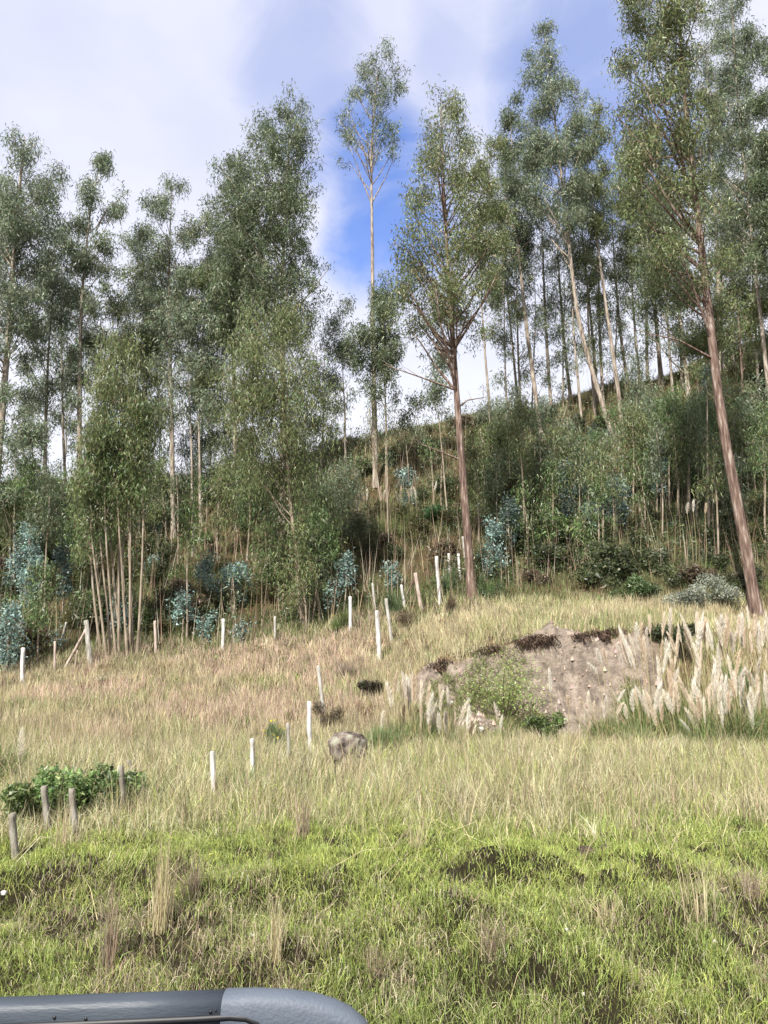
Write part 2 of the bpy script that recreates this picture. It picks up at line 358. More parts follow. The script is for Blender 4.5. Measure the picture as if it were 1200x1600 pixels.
# ------------------------------------------------------------------ vehicle whose roof rail closes the foot of the picture
def prism_x(bag, prof, x0, x1, C=(1, 1, 1)):
    n = len(prof); V = [(x0, y, z) for y, z in prof] + [(x1, y, z) for y, z in prof]; F = []
    for i in range(n):
        j = (i + 1) % n; F += [(i, j, n + j), (i, n + j, n + i)]
    for i in range(1, n - 1): F += [(0, i + 1, i), (n, n + i, n + i + 1)]
    bag.add(V, np.array(F), C)
def flat(name, bag, mat, parent, smooth=False): return link(name, bag.mesh(name, smooth), mat, parent)
car = empty('parked_car', (-1.2, .55, 0)); tag(car, 'slate grey car roof rail with rounded end cap crossing the bottom left corner', 'car')
ox, oy = 1.2, -.55
RY, RZ = 1.46, None
ptop = lambda u, v, Y=RY: at(u, v, Y)
zt0 = ptop(0, 1561)[2]; zt1 = ptop(350, 1549)[2]; x_end = ptop(350, 1549)[0]
def rail_section(th, cx, cy, cz, w, h):     # rounded D section, theta 0..2pi
    c_, s_ = np.cos(th), np.sin(th); p_ = .62
    return cx, cy + w * np.sign(c_) * np.abs(c_) ** p_, cz + h * np.sign(s_) * np.abs(s_) ** p_
th = np.arange(20) / 20 * 2 * pi
def loft(stations, closed_ends=True):
    V = []; F = []; n = 20
    for (x, y, z, w, h, tilt) in stations:
        _, yy, zz = rail_section(th, 0, 0, 0, w, h)
        # section plane tilted about Y so that the cap can turn down
        V += [(x + ox - z_ * sin(tilt), y + oy + y_, z + z_ * cos(tilt)) for y_, z_ in zip(yy, zz)]
    for i in range(len(stations) - 1):
        for j in range(n):
            a = i * n + j; b = i * n + (j + 1) % n; F += [(a, b, b + n), (a, b + n, a + n)]
    m = (len(stations) - 1) * n
    for j in range(1, n - 1): F += [(0, j + 1, j), (m, m + j, m + j + 1)]
    return V, F
hh = .026; ww = .026
pxm = RY / FPX      # metres per photo pixel there, roughly
sl = (zt1 - zt0) / (x_end - ptop(0, 1561)[0])
b = Bag(); st = []
for x in np.linspace(x_end - 2.1, x_end, 14): st.append((x, RY, zt1 - sl * (x_end - x) - hh - .02 * max(0, (x_end - 1.0 - x)) ** 2, ww, hh, 0))
V, F = loft(st); b.add(V, np.array(F), (1, 1, 1)); rail = flat('roof_rail', b, M_RAIL, car, True)
b = Bag(); st = []
for u, v, tl in ((351, 1549, 0), (352, 1547.8, 0), (400, 1546.5, -.03), (450, 1548.5, -.1), (490, 1554, -.25), (520, 1563, -.4), (545, 1575, -.6), (565, 1592, -.75), (580, 1612, -.9), (592, 1640, -1.0), (600, 1680, -1.1)):
    q = ptop(u, v); k = min(1, (u - 350) / 90); h2 = hh + .002 + .012 * k
    st.append((q[0] + h2 * sin(-tl) * -.9, RY, q[2] - h2 * cos(tl), ww + .003, h2, tl))
V, F = loft(st); b.add(V, np.array(F), (1, 1, 1)); cap = flat('end_cap', b, M_CAP, rail, True)
b = Bag(); path = [];
for u, v in ((-900, 1640), (60, 1602.5), (200, 1597), (300, 1592.5), (360, 1589), (385, 1591), (402, 1598), (414, 1610), (422, 1630)):
    q = ptop(u, v, RY - .024); path.append((q[0] + ox, q[1] + oy, q[2]))
tube(b, path, [.0065] * len(path), 8, (1, 1, 1)); flat('rubber_seal', b, M_RUBBER, rail, True)
for u, v in ((85, 1590), (134, 1592), (329, 1581), (337, 1579), (355, 1578)):
    q = ptop(u, v, RY - .0262); b = Bag(); r0 = .0035 if u not in (337, 355) else .0022
    tube(b, [(q[0] + ox, q[1] + oy + .004, q[2]), (q[0] + ox, q[1] + oy - .0015, q[2])], [r0, r0 * .8], 10, (1, 1, 1)); flat('screw', b, M_RUBBER, rail)
# body of the car, all below the frame: roof skin, glasshouse, lower body, wheels
zr = zt1 - .13
def ring(x, hw, z, crown=0):    # points of a cross bar of the body at station x, from far side to near
    return [(x + ox, .62 + oy + hw * s, z + crown * (1 - s * s)) for s in (-1, -.6, 0, .6, 1)]
b = Bag(); rows = [ring(-3.6, .56, zr - .08, .03), ring(-3.3, .60, zr, .04), ring(-2, .62, zr + .015, .05), ring(-.9, .62, zr, .05), ring(-.62, .60, zr - .03, .04)]
V = [p for r in rows for p in r]; F = []
for i in range(len(rows) - 1):
    for j in range(4):
        a = i * 5 + j; F += [(a, a + 1, a + 6), (a, a + 6, a + 5)]
b.add(V, np.array(F), (1, 1, 1)); flat('roof_panel', b, M_PAINT, car, True)
def quadpart(name, q, mat): 
    b = Bag(); b.add([(x + ox, y + oy, z) for x, y, z in q], np.array([(0, 1, 2), (0, 2, 3)]), (1, 1, 1)); return flat(name, b, mat, car)
zs = .92
for sgn in (1, -1):
    yT, yB = .62 + sgn * .60, .62 + sgn * .80
    for x0, x1, x0b, x1b in ((-3.3, -2.35, -3.5, -2.35), (-2.27, -1.3, -2.27, -1.3), (-1.22, -.75, -1.22, -.25)):
        quadpart('side_window', [(x0b, yB, zs), (x1b, yB, zs), (x1, yT, zr - .03), (x0, yT, zr - .03)], M_GLASS)
    for xa in (-2.31, -1.26): quadpart('pillar', [(xa - .05, yB + .004 * sgn, zs), (xa + .05, yB + .004 * sgn, zs), (xa + .05, yT + .004 * sgn, zr - .02), (xa - .05, yT + .004 * sgn, zr - .02)], M_PAINT)
quadpart('windscreen', [(.1, -.14, zs), (.1, 1.38, zs), (-.65, 1.2, zr - .03), (-.65, .04, zr - .03)], M_GLASS)
quadpart('rear_window', [(-3.85, -.14, zs), (-3.85, 1.38, zs), (-3.6, 1.17, zr - .07), (-3.6, .07, zr - .07)], M_GLASS)
b = Bag(); prof = [(-.25, .32), (-.27, .6), (-.20, .9), (-.14, .93), (1.38, .93), (1.44, .9), (1.51, .6), (1.49, .32)]
prism_x(b, [(y + oy, z) for y, z in prof], -3.95 + ox, .15 + ox); prism_x(b, [(y + oy, z * .9 if z > .8 else z) for y, z in prof], .152 + ox, 1.05 + ox)
flat('body', b, M_PAINT, car)
for wx in (-3.1, .45):
    for wy in (-.16, 1.40):
        b = Bag(); tube(b, [(wx + ox, wy + oy - .11, .33), (wx + ox, wy + oy - .1, .33), (wx + ox, wy + oy + .1, .33), (wx + ox, wy + oy + .11, .33)], [.30, .33, .33, .30], 24, (1, 1, 1)); w_ = flat('wheel', b, M_RUBBER, car)
        b = Bag(); s_ = 1 if wy > 1 else -1; tube(b, [(wx + ox, wy + oy + s_ * .10, .33), (wx + ox, wy + oy + s_ * .118, .33)], [.21, .19], 20, (.5, .5, .5)); flat('rim', b, M_RIM, w_)

# ------------------------------------------------------------------ fence posts (photo foot pixel, head pixel, width px)
POSTS = [
 (334, 1247, 332, 1174, 10, 'w', 'square white fence post nearest the tall dry grass, second fence row from left'),
 (395, 1224, 394, 1154, 9, 'w', 'white fence post just right of the nearest white post, yellow flowers behind it'),
 (451, 1205, 450, 1130, 7, 'g', 'thin grey fence post between yellow flowers and the tallest white post'),
 (484, 1190, 483, 1096, 9, 'w', 'tallest clean white fence post left of the round boulder'),
 (507, 1120, 497, 1040, 8, 'g', 'grey green leaning fence post above the boulder in dry shrubs'),
 (593, 1032, 589, 954, 9, 'w', 'bright white fence post standing in front of the sloping fence line'),
 (612, 1003, 603, 935, 7, 'g', 'grey weathered fence post right behind the bright white one'),
 (587, 958, 582, 911, 5, 'g', 'thin grey post leaning above the bright white fence post'),
 (632, 948, 627, 914, 6, 'w', 'short white post under the blue green sapling on the fence line'),
 (659, 955, 649, 895, 8, 'r', 'thick pinkish brown fence post leaning left beside a wooden brace'),
 (687, 944, 682, 869, 7, 'w', 'tall pale fence post between the pinkish post and the brown trunk'),
 (703, 902, 701, 865, 6, 'w', 'short pale fence post up the slope, third from the brown trunk'),
 (719, 906, 716, 865, 6, 'w', 'short pale fence post up the slope, second from the brown trunk'),
 (728, 888, 723, 838, 5, 'g', 'slender grey fence post touching the left side of the brown trunk'),
 (548, 988, 547, 932, 7, 'w', 'white fence post alone below the round blue green sapling'),
 (430, 1003, 430, 963, 5, 'g', 'small grey fence post left of the slim brown stems'),
 (348, 1018, 349, 967, 7, 'w', 'white fence post among blue green sprouts at the field edge'),
 (244, 1024, 242, 970, 6, 'r', 'beige fence post right of the dense sapling thicket'),
 (141, 1040, 135, 969, 10, 'g', 'stout grey corner post held by a diagonal brace'),
 (85, 1050, 86, 1002, 5, 'r', 'beige stake topped by a small blue green sprout'),
 (35, 1072, 36, 1012, 8, 'w', 'white fence post at far left topped by blue green sprout'),
 (97, 1000, 104, 972, 5, 'g', 'short dark grey stake in scrub behind the corner post'),
 (76, 1302, 68, 1228, 10, 'd', 'round topped grey post left of green bramble, behind grass'),
 (118, 1306, 112, 1231, 12, 'd', 'thick grey mossy post in front of the green bramble'),
 (193, 1270, 189, 1196, 10, 'd', 'lichen covered post standing inside the green bramble'),
 (215, 1225, 200, 1188, 9, 'd', 'tilted pale stake behind the right side of the bramble'),
 (24, 1345, 20, 1270, 12, 'd', 'broken dark headed post under the leftmost pampas plumes'),
]
def post_mesh(h, w, seed):
    r = np.random.default_rng(seed); n = 6; sides = 8
    th = np.arange(sides) / sides * 2 * pi + pi / 8; V = []; F = []
    zsz = [-.35, 0, h * .3, h * .6, h * .88, h - w * .15, h]
    for k, z in enumerate(zsz):
        s = .5 * w * (1.06 if k % 2 else 1.0) * (1 - .12 * max(z, 0) / h) * (.72 if k == 6 else 1)
        ex = 1 + .05 * r.normal(size=sides); jx, jy = r.normal(0, w * .035, 2)
        q = .55
        V += [(jx + s * ex[i] * np.sign(cos(a)) * abs(cos(a)) ** q, jy + s * ex[i] * np.sign(sin(a)) * abs(sin(a)) ** q, z + (r.normal(0, w * .06) if k == 6 else 0)) for i, a in enumerate(th)]
    for k in range(len(zsz) - 1):
        for i in range(sides):
            a = k * sides + i; b_ = k * sides + (i + 1) % sides; F += [(a, b_, b_ + sides), (a, b_ + sides, a + sides)]
    m = (len(zsz) - 1) * sides
    for i in range(1, sides - 1): F.append((m, m + i, m + i + 1))
    return mesh_np('fence_post', V, F)
M_POSTR = ramp_material('brownish_post', [(.3, (.20, .15, .12)), (.5, (.40, .32, .27)), (.7, (.52, .45, .39))], (6, 6, 1.2), 2.2, 8, .9, .5, 10)
M_POSTD = ramp_material('mossy_old_post', [(.3, (.10, .085, .07)), (.5, (.24, .22, .18)), (.68, (.40, .38, .34))], (5, 5, 2), 2.6, 8, .95, .7, 10)
PM = {'w': M_POSTW, 'g': M_POST, 'r': M_POSTR, 'd': M_POSTD}
for i, (u0, v0, u1, v1, w, mt, lab) in enumerate(POSTS):
    P = ray(u0, v0); Q = Vector(at(u1, v1, P.y)); d = Q - P; h = d.length
    o = link('fence_post', post_mesh(h, max(.055, w * .74 * P.y / FPX), i), PM[mt]); o.location = P
    o.rotation_mode = 'QUATERNION'; o.rotation_quaternion = d.to_track_quat('Z', 'Y') @ Matrix.Rotation(rng.uniform(-.5, .5), 4, 'Z').to_quaternion()
    tag(o, lab, 'fence post', 'fence posts along the field edge')
def pole_thing(name, u0, v0, u1, v1, wpx, mat, lab, cat, Y=None):
    P = ray(u0, v0) if Y is None else Vector(at(u0, v0, Y)); Q = Vector(at(u1, v1, P.y)); b = Bag()
    n = 6; pts = [np.array((Q - P) * (k / n)) + rng.normal(0, .008, 3) for k in range(n + 1)]; r = wpx * P.y / FPX / 2
    tube(b, pts, np.linspace(r, r * .75, n + 1), 7, (1, 1, 1), .05); o = flat(name, b, mat, None, True); o.location = P; return tag(o, lab, cat)
pole_thing('brace_pole', 101, 1045, 134, 984, 5, M_POSTR, 'pale diagonal pole propping the stout corner post', 'brace')
pole_thing('brace_pole', 116, 1048, 121, 1016, 4, M_BARKS, 'short thin pole beside the diagonal prop of the corner post', 'brace')
pole_thing('brace_pole', 632, 935, 647, 906, 3, M_BARKR, 'dark slanting brace leaning on the pinkish brown post', 'brace')

# ------------------------------------------------------------------ eucalyptus trees
G_GREY = [(5, (.185, .232, .145)), (3, (.245, .29, .19)), (2, (.100, .130, .075)), (1, (.25, .25, .16))]
G_OLIVE = [(5, (.175, .22, .088)), (3, (.24, .27, .12)), (2, (.098, .125, .055)), (1.2, (.25, .20, .12))]
G_DARK = [(5, (.140, .182, .095)), (3, (.190, .23, .122)), (2, (.085, .112, .06)), (.6, (.20, .20, .12))]
G_FRESH = [(5, (.145, .215, .08)), (3, (.20, .27, .11)), (2, (.082, .125, .052)), (.6, (.24, .21, .12))]
G_BLUE = [(5, (.27, .39, .35)), (3, (.37, .50, .45)), (2, (.12, .19, .165)), (.4, (.38, .43, .36))]
N_LEAVES = 0
def crown(bag, centres, radii, area, lai, pal, llen, lw, hang=.8, twig=(.12, .09, .06), csig=.27):
    """foliage in clumps round the limb ends"""
    global N_LEAVES
    n = int(area * lai / (llen * lw * .5 * .62)); N_LEAVES += n
    per = 45; nc = max(len(centres), n // per)
    w = radii ** 2; k = rng.choice(len(centres), nc, p=w / w.sum())
    d = unit(rng.normal(size=(nc, 3))) * (rng.random((nc, 1)) ** .5); d[:, 2] *= .85
    cc = centres[k] + d * radii[k][:, None]
    ns = min(nc, 160); sel = rng.choice(nc, ns, replace=False)
    for s in sel:                                   # twigs
        a = centres[k[s]] - [0, 0, radii[k[s]] * .35]; bb = cc[s]; mid = (a + bb) / 2 + [0, 0, -.05]
        tube(bag, [a, mid, bb], [.016, .011, .004], 3, twig, cap=False)
    ci = rng.integers(0, nc, n); tone = 1 + .24 * rng.normal(size=nc)
    off = np.clip(rng.normal(size=(n, 3)), -1.9, 1.9) * [csig, csig, csig * 1.05]; off[:, 2] -= np.abs(rng.normal(size=n)) * csig * 1.0
    P = cc[ci] + off
    D = unit(rng.normal(size=(n, 3)) * [.6, .6, .45] + [0, 0, -hang])
    C = pick(n, pal, .2, .06) * np.clip(tone[ci], .6, 1.5)[:, None]
    leaves(bag, P, D, llen * rng.uniform(.65, 1.35, n), lw * rng.uniform(.7, 1.3, n), C)
def make_tree(name, label, cat, group, path, prof, wpx, bark, pal, lai, D=None, nl=None, leaf=(.24, .055), hang=.8, bare=(), limbs=True, topw=.12, lobe=(.34, .60), csig=.22):
    """path: photo pixels of the trunk from foot to head; prof: crown outline rows (v, left, right)"""
    P0 = ray(*path[0]) if D is None else None
    Y = P0.y if D is None else D
    pts = [at(u, v, Y) for u, v in path]
    gz = float(H(pts[0][0], Y)); 
    pts = [pts[0]] + [q for q in pts[1:] if q[2] > gz + .5]
    pts[0][2] = gz - .15
    root = empty(name, (pts[0][0], Y, gz)); tag(root, label, cat, group); org = np.array(root.location)
    pts = np.array(pts); L_ = np.concatenate([[0], np.cumsum(np.linalg.norm(np.diff(pts, axis=0), axis=1))])
    n = max(8, int(L_[-1] / 1.1)); s = np.linspace(0, L_[-1], n); tp = np.stack([np.interp(s, L_, pts[:, i]) for i in range(3)], 1)
    for _ in range(3): tp[1:-1] = (tp[:-2] + 2 * tp[1:-1] + tp[2:]) / 4
    wob = .05 if wpx > 5 else .09; tp[1:] += np.cumsum(rng.normal(0, wob * .35, (n - 1, 3)) * [1, 1, 0], 0) * .5
    r0 = wpx * .86 * Y / FPX / 2; f = s / s[-1]; rad = r0 * (1 - (1 - topw) * f ** 1.25); rad[0] *= 1.35
    b = Bag(); tube(b, tp - org, rad, 9 if wpx > 7 else 6, (1, 1, 1), .05); flat('trunk', b, bark, root, True)
    # lobes of the crown
    vs_ = np.array([q[0] for q in prof], float); wl = np.array([q[1] for q in prof], float); wr = np.array([q[2] for q in prof], float)
    vv = np.linspace(vs_[0], vs_[-1], 60); ww_ = np.interp(vv, vs_, wr - wl)
    mpp = Y / FPX; area = np.trapezoid(ww_, vv) * mpp * mpp if hasattr(np, 'trapezoid') else np.trapz(ww_, vv) * mpp * mpp
    area = area * 1.12; lai = lai * 1.62; leaf = (leaf[0] * .8, leaf[1] * .8) if Y < 33 and leaf[0] > .2 else leaf
    nlb = nl or int(np.clip(area / 2.2, 6, 44)); cen = []; rads = []
    w = np.maximum(ww_, 1) ** .8; cdf = np.cumsum(w) / w.sum()
    for k in range(nlb):
        q = (k + rng.random()) / nlb; v = np.interp(q, cdf, vv); wd = np.interp(v, vs_, wr - wl); um = np.interp(v, vs_, (wl + wr) / 2)
        R = max(wd / 2 * mpp, .3); lr = np.clip(R * rng.uniform(*lobe), .35, 2.0)
        ang = k * 2.4 + rng.uniform(-.5, .5); rr = max(R - lr * .62, 0) * rng.uniform(.35, 1.0) ** .5
        c0 = at(um, v, Y); c0 = c0 + [rr * cos(ang), rr * sin(ang) * .9, 0]; cen.append(c0); rads.append(lr)
    big = len(cen)
    cen.append(pts[-1] + [0, 0, -.15]); rads.append(float(np.clip((wr[0] - wl[0]) * mpp * .5, .3, .8)))       # leader
    for k in range(int(nlb * 1.3)):                                                        # loose outer sprays
        v = rng.uniform(vs_[0], vs_[-1]) if k % 3 else vs_[0] + (vs_[-1] - vs_[0]) * rng.random() ** 2
        R = max(np.interp(v, vs_, wr - wl) / 2 * mpp, .3); ang = rng.uniform(0, 2 * pi); rr = R * rng.uniform(.55, 1.12)
        cen.append(at(np.interp(v, vs_, (wl + wr) / 2), v, Y) + [rr * cos(ang), rr * sin(ang), 0]); rads.append(rng.uniform(.25, .5) * (1 if R > 1 else .7))
    cen = np.array(cen); rads = np.array(rads)
    def trunk_at(z): 
        z = min(max(z, tp[0][2] + 1), tp[-1][2] - .05); return np.array([np.interp(z, tp[:, 2], tp[:, 0]), np.interp(z, tp[:, 2], tp[:, 1]), z]), np.interp(z, tp[:, 2], rad)
    if limbs:
        for c0, lr in list(zip(cen, rads))[:big + (1 + int(nlb * .5) if wpx > 8 else 0)]:
            if np.hypot(c0[0] - tp[-1][0], c0[1] - tp[-1][1]) < .05: continue
            dist = np.hypot(c0[0] - np.interp(c0[2], tp[:, 2], tp[:, 0]), c0[1] - Y)
            a, ra = trunk_at(c0[2] - dist * rng.uniform(.9, 1.6) - .4)
            bb = c0 - [0, 0, lr * .2]; m1 = a + (bb - a) * .38 + [0, 0, -.06 * dist]; m2 = a + (bb - a) * .72 + rng.normal(0, .05, 3)
            rb = min(ra * .55, .015 + .012 * np.linalg.norm(bb - a)); b = Bag()
            tube(b, np.array([a, m1, m2, bb]) - org, [rb, rb * .75, rb * .5, rb * .25], 5, (1, 1, 1)); flat('branch', b, bark, root, True)
    for (pa, pb) in bare:                       # bare limbs seen against the sky
        a = at(*pa, Y); bb = at(*pb, Y + rng.uniform(-.6, .6)); m1 = (a + bb) / 2 + rng.normal(0, .12, 3); b = Bag()
        rb = .05; tube(b, np.array([a, m1, bb]) - org, [rb, rb * .6, rb * .2], 5, (1, 1, 1))
        for _ in range(3):
            q = a + (bb - a) * rng.uniform(.35, .95); e = q + (bb - a) * .22 + rng.normal(0, .35, 3) + [0, 0, .3]; tube(b, np.array([q, (q + e) / 2 + rng.normal(0, .04, 3), e]) - org, [rb * .3, rb * .2, rb * .08], 3, (1, 1, 1), cap=False)
        flat('branch', b, bark, root, True)
    b = Bag(); crown(b, cen - org, rads, area, lai, pal, leaf[0], leaf[1], hang, csig=csig)
    tag(flat('crown', b, M_LEAF, root), kind='stuff')
    return root
TREE = 'eucalyptus trees on the slope'
def T(*a, **k): return make_tree('eucalyptus_tree', a[0], 'tree', TREE, *a[1:], **k)
# left group
T('tall eucalyptus cut off by the left edge of the photo', [(-14, 860), (2, 650), (14, 500), (24, 330), (38, 212)],
  [(204, 25, 52), (245, 0, 92), (320, -45, 112), (400, -70, 105), (480, -70, 90), (560, -60, 45)], 17, M_BARKG, G_GREY, 1.5, D=36)
T('slim eucalyptus with pale trunk and ragged top, second crown from left edge', [(122, 900), (123, 700), (126, 480), (140, 330), (158, 250)],
  [(240, 148, 168), (285, 118, 200), (330, 108, 195), (400, 100, 190), (470, 90, 175), (560, 95, 160), (640, 100, 150)], 11, M_BARKG, G_GREY, 1.15, D=38, bare=[((150, 360), (200, 300))])
T('thin eucalyptus between the two leftmost crowns', [(68, 850), (70, 700), (74, 560), (84, 440)],
  [(400, 60, 118), (470, 35, 115), (550, 25, 105), (640, 20, 95), (700, 30, 90)], 9, M_BARKG, G_GREY, .7, D=40)
T('eucalyptus with straight pinkish trunk and pointed crown left of the biggest crown', [(272, 835), (268, 640), (263, 450), (266, 330), (268, 285)],
  [(278, 255, 290), (330, 222, 308), (390, 205, 318), (450, 195, 330), (510, 205, 330), (570, 225, 310)], 10, M_BARKG, G_GREY, 1.15, D=41)
T('largest dense dark eucalyptus crown left of the tall lone tree', [(440, 850), (442, 600), (441, 430), (448, 280), (455, 170)],
  [(152, 435, 482), (185, 400, 500), (240, 352, 512), (300, 325, 505), (350, 312, 520), (410, 310, 522), (470, 312, 515), (530, 330, 490)], 13, M_BARKG, G_DARK, 1.75, D=40, nl=44, bare=[((448, 330), (500, 235))])
T('side eucalyptus filling the left shoulder of the biggest crown', [(368, 850), (366, 600), (362, 420), (370, 270)],
  [(262, 345, 400), (320, 318, 420), (400, 305, 430), (480, 300, 430), (560, 300, 420)], 9, M_BARKG, G_GREY, 1.3, D=43)
T('broad olive drooping eucalyptus low in front of the biggest crown', [(474, 980), (462, 870), (452, 740), (440, 600), (440, 500)],
  [(470, 395, 470), (520, 360, 505), (590, 335, 530), (660, 330, 535), (720, 345, 520), (770, 360, 500)], 8, M_BARKS, G_OLIVE, 1.3, hang=1.2, nl=30, leaf=(.22, .045))
T('young olive eucalyptus with drooping leaves above the stem thicket', [(208, 1025), (204, 880), (196, 740), (190, 600)],
  [(525, 165, 215), (570, 140, 240), (630, 122, 258), (700, 125, 258), (760, 135, 245), (800, 150, 225)], 6, M_BARKS, G_OLIVE, 1.2, hang=1.2, nl=26, leaf=(.2, .04))
T('leafy eucalyptus behind the stem thicket at left', [(300, 900), (300, 720), (296, 560)],
  [(470, 250, 330), (530, 225, 345), (600, 230, 350), (670, 240, 350)], 6, M_BARKG, G_GREY, .6, D=37)
T('leafy eucalyptus above the agave, crown against the sky', [(222, 860), (224, 640), (228, 480)],
  [(400, 205, 262), (440, 170, 280), (500, 150, 290), (560, 160, 280), (610, 180, 260)], 6, M_BARKG, G_OLIVE, .85, D=42)
T('low crowned eucalyptus by the left edge over the scrub', [(20, 960), (22, 820), (26, 700)],
  [(560, 0, 60), (640, -30, 80), (700, -40, 85), (760, -40, 80), (800, -40, 60)], 5, M_BARKS, G_GREY, .8, D=34)
T('small round crowned eucalyptus right of the broad olive one', [(540, 800), (538, 640), (535, 540)],
  [(470, 505, 560), (520, 490, 575), (580, 490, 570), (640, 500, 555)], 5, M_BARKG, G_GREY, .75, D=44)
T('wide loose eucalyptus crown joining the second and third crowns from the left edge', [(100, 850), (98, 640), (96, 480), (98, 380)],
  [(330, 75, 130), (390, 55, 150), (450, 45, 160), (520, 50, 160), (600, 60, 150)], 6, M_BARKG, G_GREY, .75, D=43)
T('wide loose eucalyptus crown left of the straight pinkish trunk', [(218, 850), (216, 640), (212, 480)],
  [(350, 200, 245), (400, 185, 265), (460, 170, 275), (530, 160, 275), (590, 175, 260)], 6, M_BARKG, G_GREY, .8, D=45)
T('grey green eucalyptus crown right of the straight pinkish trunk', [(312, 850), (310, 640), (306, 480)],
  [(330, 285, 335), (390, 270, 350), (460, 265, 355), (540, 265, 355), (620, 280, 345)], 6, M_BARKG, G_OLIVE, .9, D=42)
# centre
T('tallest lone eucalyptus with long bare trunk and airy umbrella top', [(587, 760), (585, 640), (583, 500), (581, 350), (580, 230), (590, 110)],
  [(80, 562, 622), (100, 545, 640), (130, 525, 642), (160, 512, 640), (195, 508, 640), (225, 514, 636), (250, 525, 610)], 11, M_BARKG, G_GREY, .62, nl=30, lobe=(.17, .27), csig=.22,
  bare=[((581, 320), (545, 225)), ((582, 315), (618, 240)), ((580, 250), (530, 190))])
T('dark leafy eucalyptus wrapped round the lone tree trunk', [(604, 800), (603, 700), (600, 560), (598, 480)],
  [(425, 590, 640), (460, 560, 648), (510, 540, 645), (560, 545, 630), (600, 560, 615), (625, 575, 605)], 5, M_BARKS, G_DARK, 1.5, csig=.24)
T('reddish brown eucalyptus whose bark peels, foot beside the fence line', [(737, 934), (732, 850), (722, 720), (713, 610), (706, 500), (695, 330), (690, 170)],
  [(142, 668, 715), (180, 648, 738), (240, 632, 762), (300, 618, 780), (360, 605, 790), (420, 598, 795), (470, 605, 790), (520, 625, 760)], 16, M_BARKR, G_OLIVE, 1.15, nl=46, lobe=(.22, .42),
  bare=[((714, 610), (600, 570)), ((706, 540), (800, 400)), ((718, 718), (648, 690)), ((712, 640), (762, 620)), ((700, 480), (640, 380))])
T('small leaf clump eucalyptus left of the reddish trunk', [(700, 800), (690, 690), (680, 600)],
  [(545, 665, 705), (580, 650, 712), (620, 655, 710), (650, 665, 700)], 4, M_BARKS, G_GREY, .8, D=36)
T('sparse sapling eucalyptus between the lone tree and the reddish trunk', [(640, 800), (635, 700), (630, 640)],
  [(590, 615, 650), (620, 605, 665), (660, 600, 680), (690, 610, 670)], 3, M_BARKS, G_GREY, .4, D=40)
T('thin tree with grey trunk right of the reddish one', [(776, 770), (770, 680), (760, 580), (752, 480), (748, 380)],
  [(210, 750, 790), (270, 738, 800), (340, 735, 805), (420, 740, 800), (480, 742, 790), (530, 748, 770)], 7, M_BARKG, G_OLIVE, .9, D=40)
# right group
T('pointed eucalyptus with long pale trunk leaning left, tallest of the right crest', [(965, 705), (948, 650), (925, 580), (903, 500), (885, 350), (868, 200), (852, 60)],
  [(42, 838, 868), (80, 818, 888), (130, 805, 905), (190, 800, 935), (250, 790, 945), (310, 790, 935), (360, 810, 920)], 10, M_BARKG, G_GREY, 1.45)
T('eucalyptus left of the pointed one, rounded crown', [(845, 650), (832, 580), (818, 470), (805, 340), (798, 180)],
  [(135, 785, 812), (180, 774, 830), (240, 770, 850), (310, 768, 850), (380, 772, 840), (430, 785, 820)], 9, M_BARKG, G_DARK, 1.25, D=44)
T('eucalyptus with forked grey trunk right of the pointed one', [(975, 690), (965, 600), (948, 480), (930, 360), (915, 230)],
  [(135, 890, 925), (200, 885, 955), (270, 880, 962), (340, 885, 955), (400, 895, 940)], 8.5, M_BARKG, G_OLIVE, 1.0, D=43)
T('slim eucalyptus on the crest with pale bark, behind the forked one', [(1033, 600), (1025, 500), (1012, 380), (1000, 250)],
  [(175, 975, 1025), (230, 955, 1045), (300, 950, 1060), (370, 960, 1060), (440, 975, 1050)], 9, M_BARKG, G_OLIVE, 1.2, D=47)
T('leafy eucalyptus on the crest left of the big red trunk', [(1075, 600), (1060, 480), (1045, 350)],
  [(280, 1010, 1075), (340, 990, 1090), (410, 985, 1095), (480, 985, 1095), (540, 1000, 1085)], 9, M_BARKG, G_DARK, 1.1, D=44)
T('huge red barked eucalyptus leaning left at the right side, top beyond frame', [(1184, 968), (1172, 880), (1150, 780), (1124, 640), (1108, 500), (1095, 380), (1075, 230), (1062, 80), (1050, -110)],
  [(-150, 1010, 1090), (-80, 985, 1110), (0, 955, 1118), (60, 945, 1125), (130, 940, 1125), (200, 940, 1130), (270, 950, 1130), (330, 975, 1125), (400, 1010, 1135), (450, 1030, 1140)], 21, M_BARKR, G_OLIVE, 1.35, nl=46, lobe=(.22, .42),
  bare=[((1112, 560), (1010, 520)), ((1100, 445), (1035, 420)), ((1085, 260), (1000, 175)), ((1082, 250), (1010, 250)), ((1068, 110), (1110, 70))])
T('leaf sleeve eucalyptus growing against the big red trunk', [(1100, 780), (1104, 640), (1108, 520)],
  [(390, 1075, 1140), (450, 1065, 1150), (510, 1060, 1150), (560, 1075, 1140), (600, 1085, 1130)], 5, M_BARKS, G_OLIVE, 1.1, D=30)
T('tall eucalyptus with thin pale trunk near the right edge, top cut off', [(1210, 700), (1195, 560), (1170, 330), (1150, 160), (1138, -40)],
  [(-60, 1110, 1160), (20, 1105, 1175), (120, 1095, 1200), (200, 1090, 1215), (300, 1085, 1220), (380, 1095, 1215)], 9, M_BARKG, G_GREY, 1.0, D=36)
T('dark eucalyptus cut by the right edge', [(1230, 760), (1222, 500), (1205, 250)],
  [(50, 1180, 1240), (120, 1165, 1260), (220, 1160, 1270), (330, 1155, 1270), (440, 1160, 1260)], 11, M_BARKG, G_DARK, 1.3, D=34)
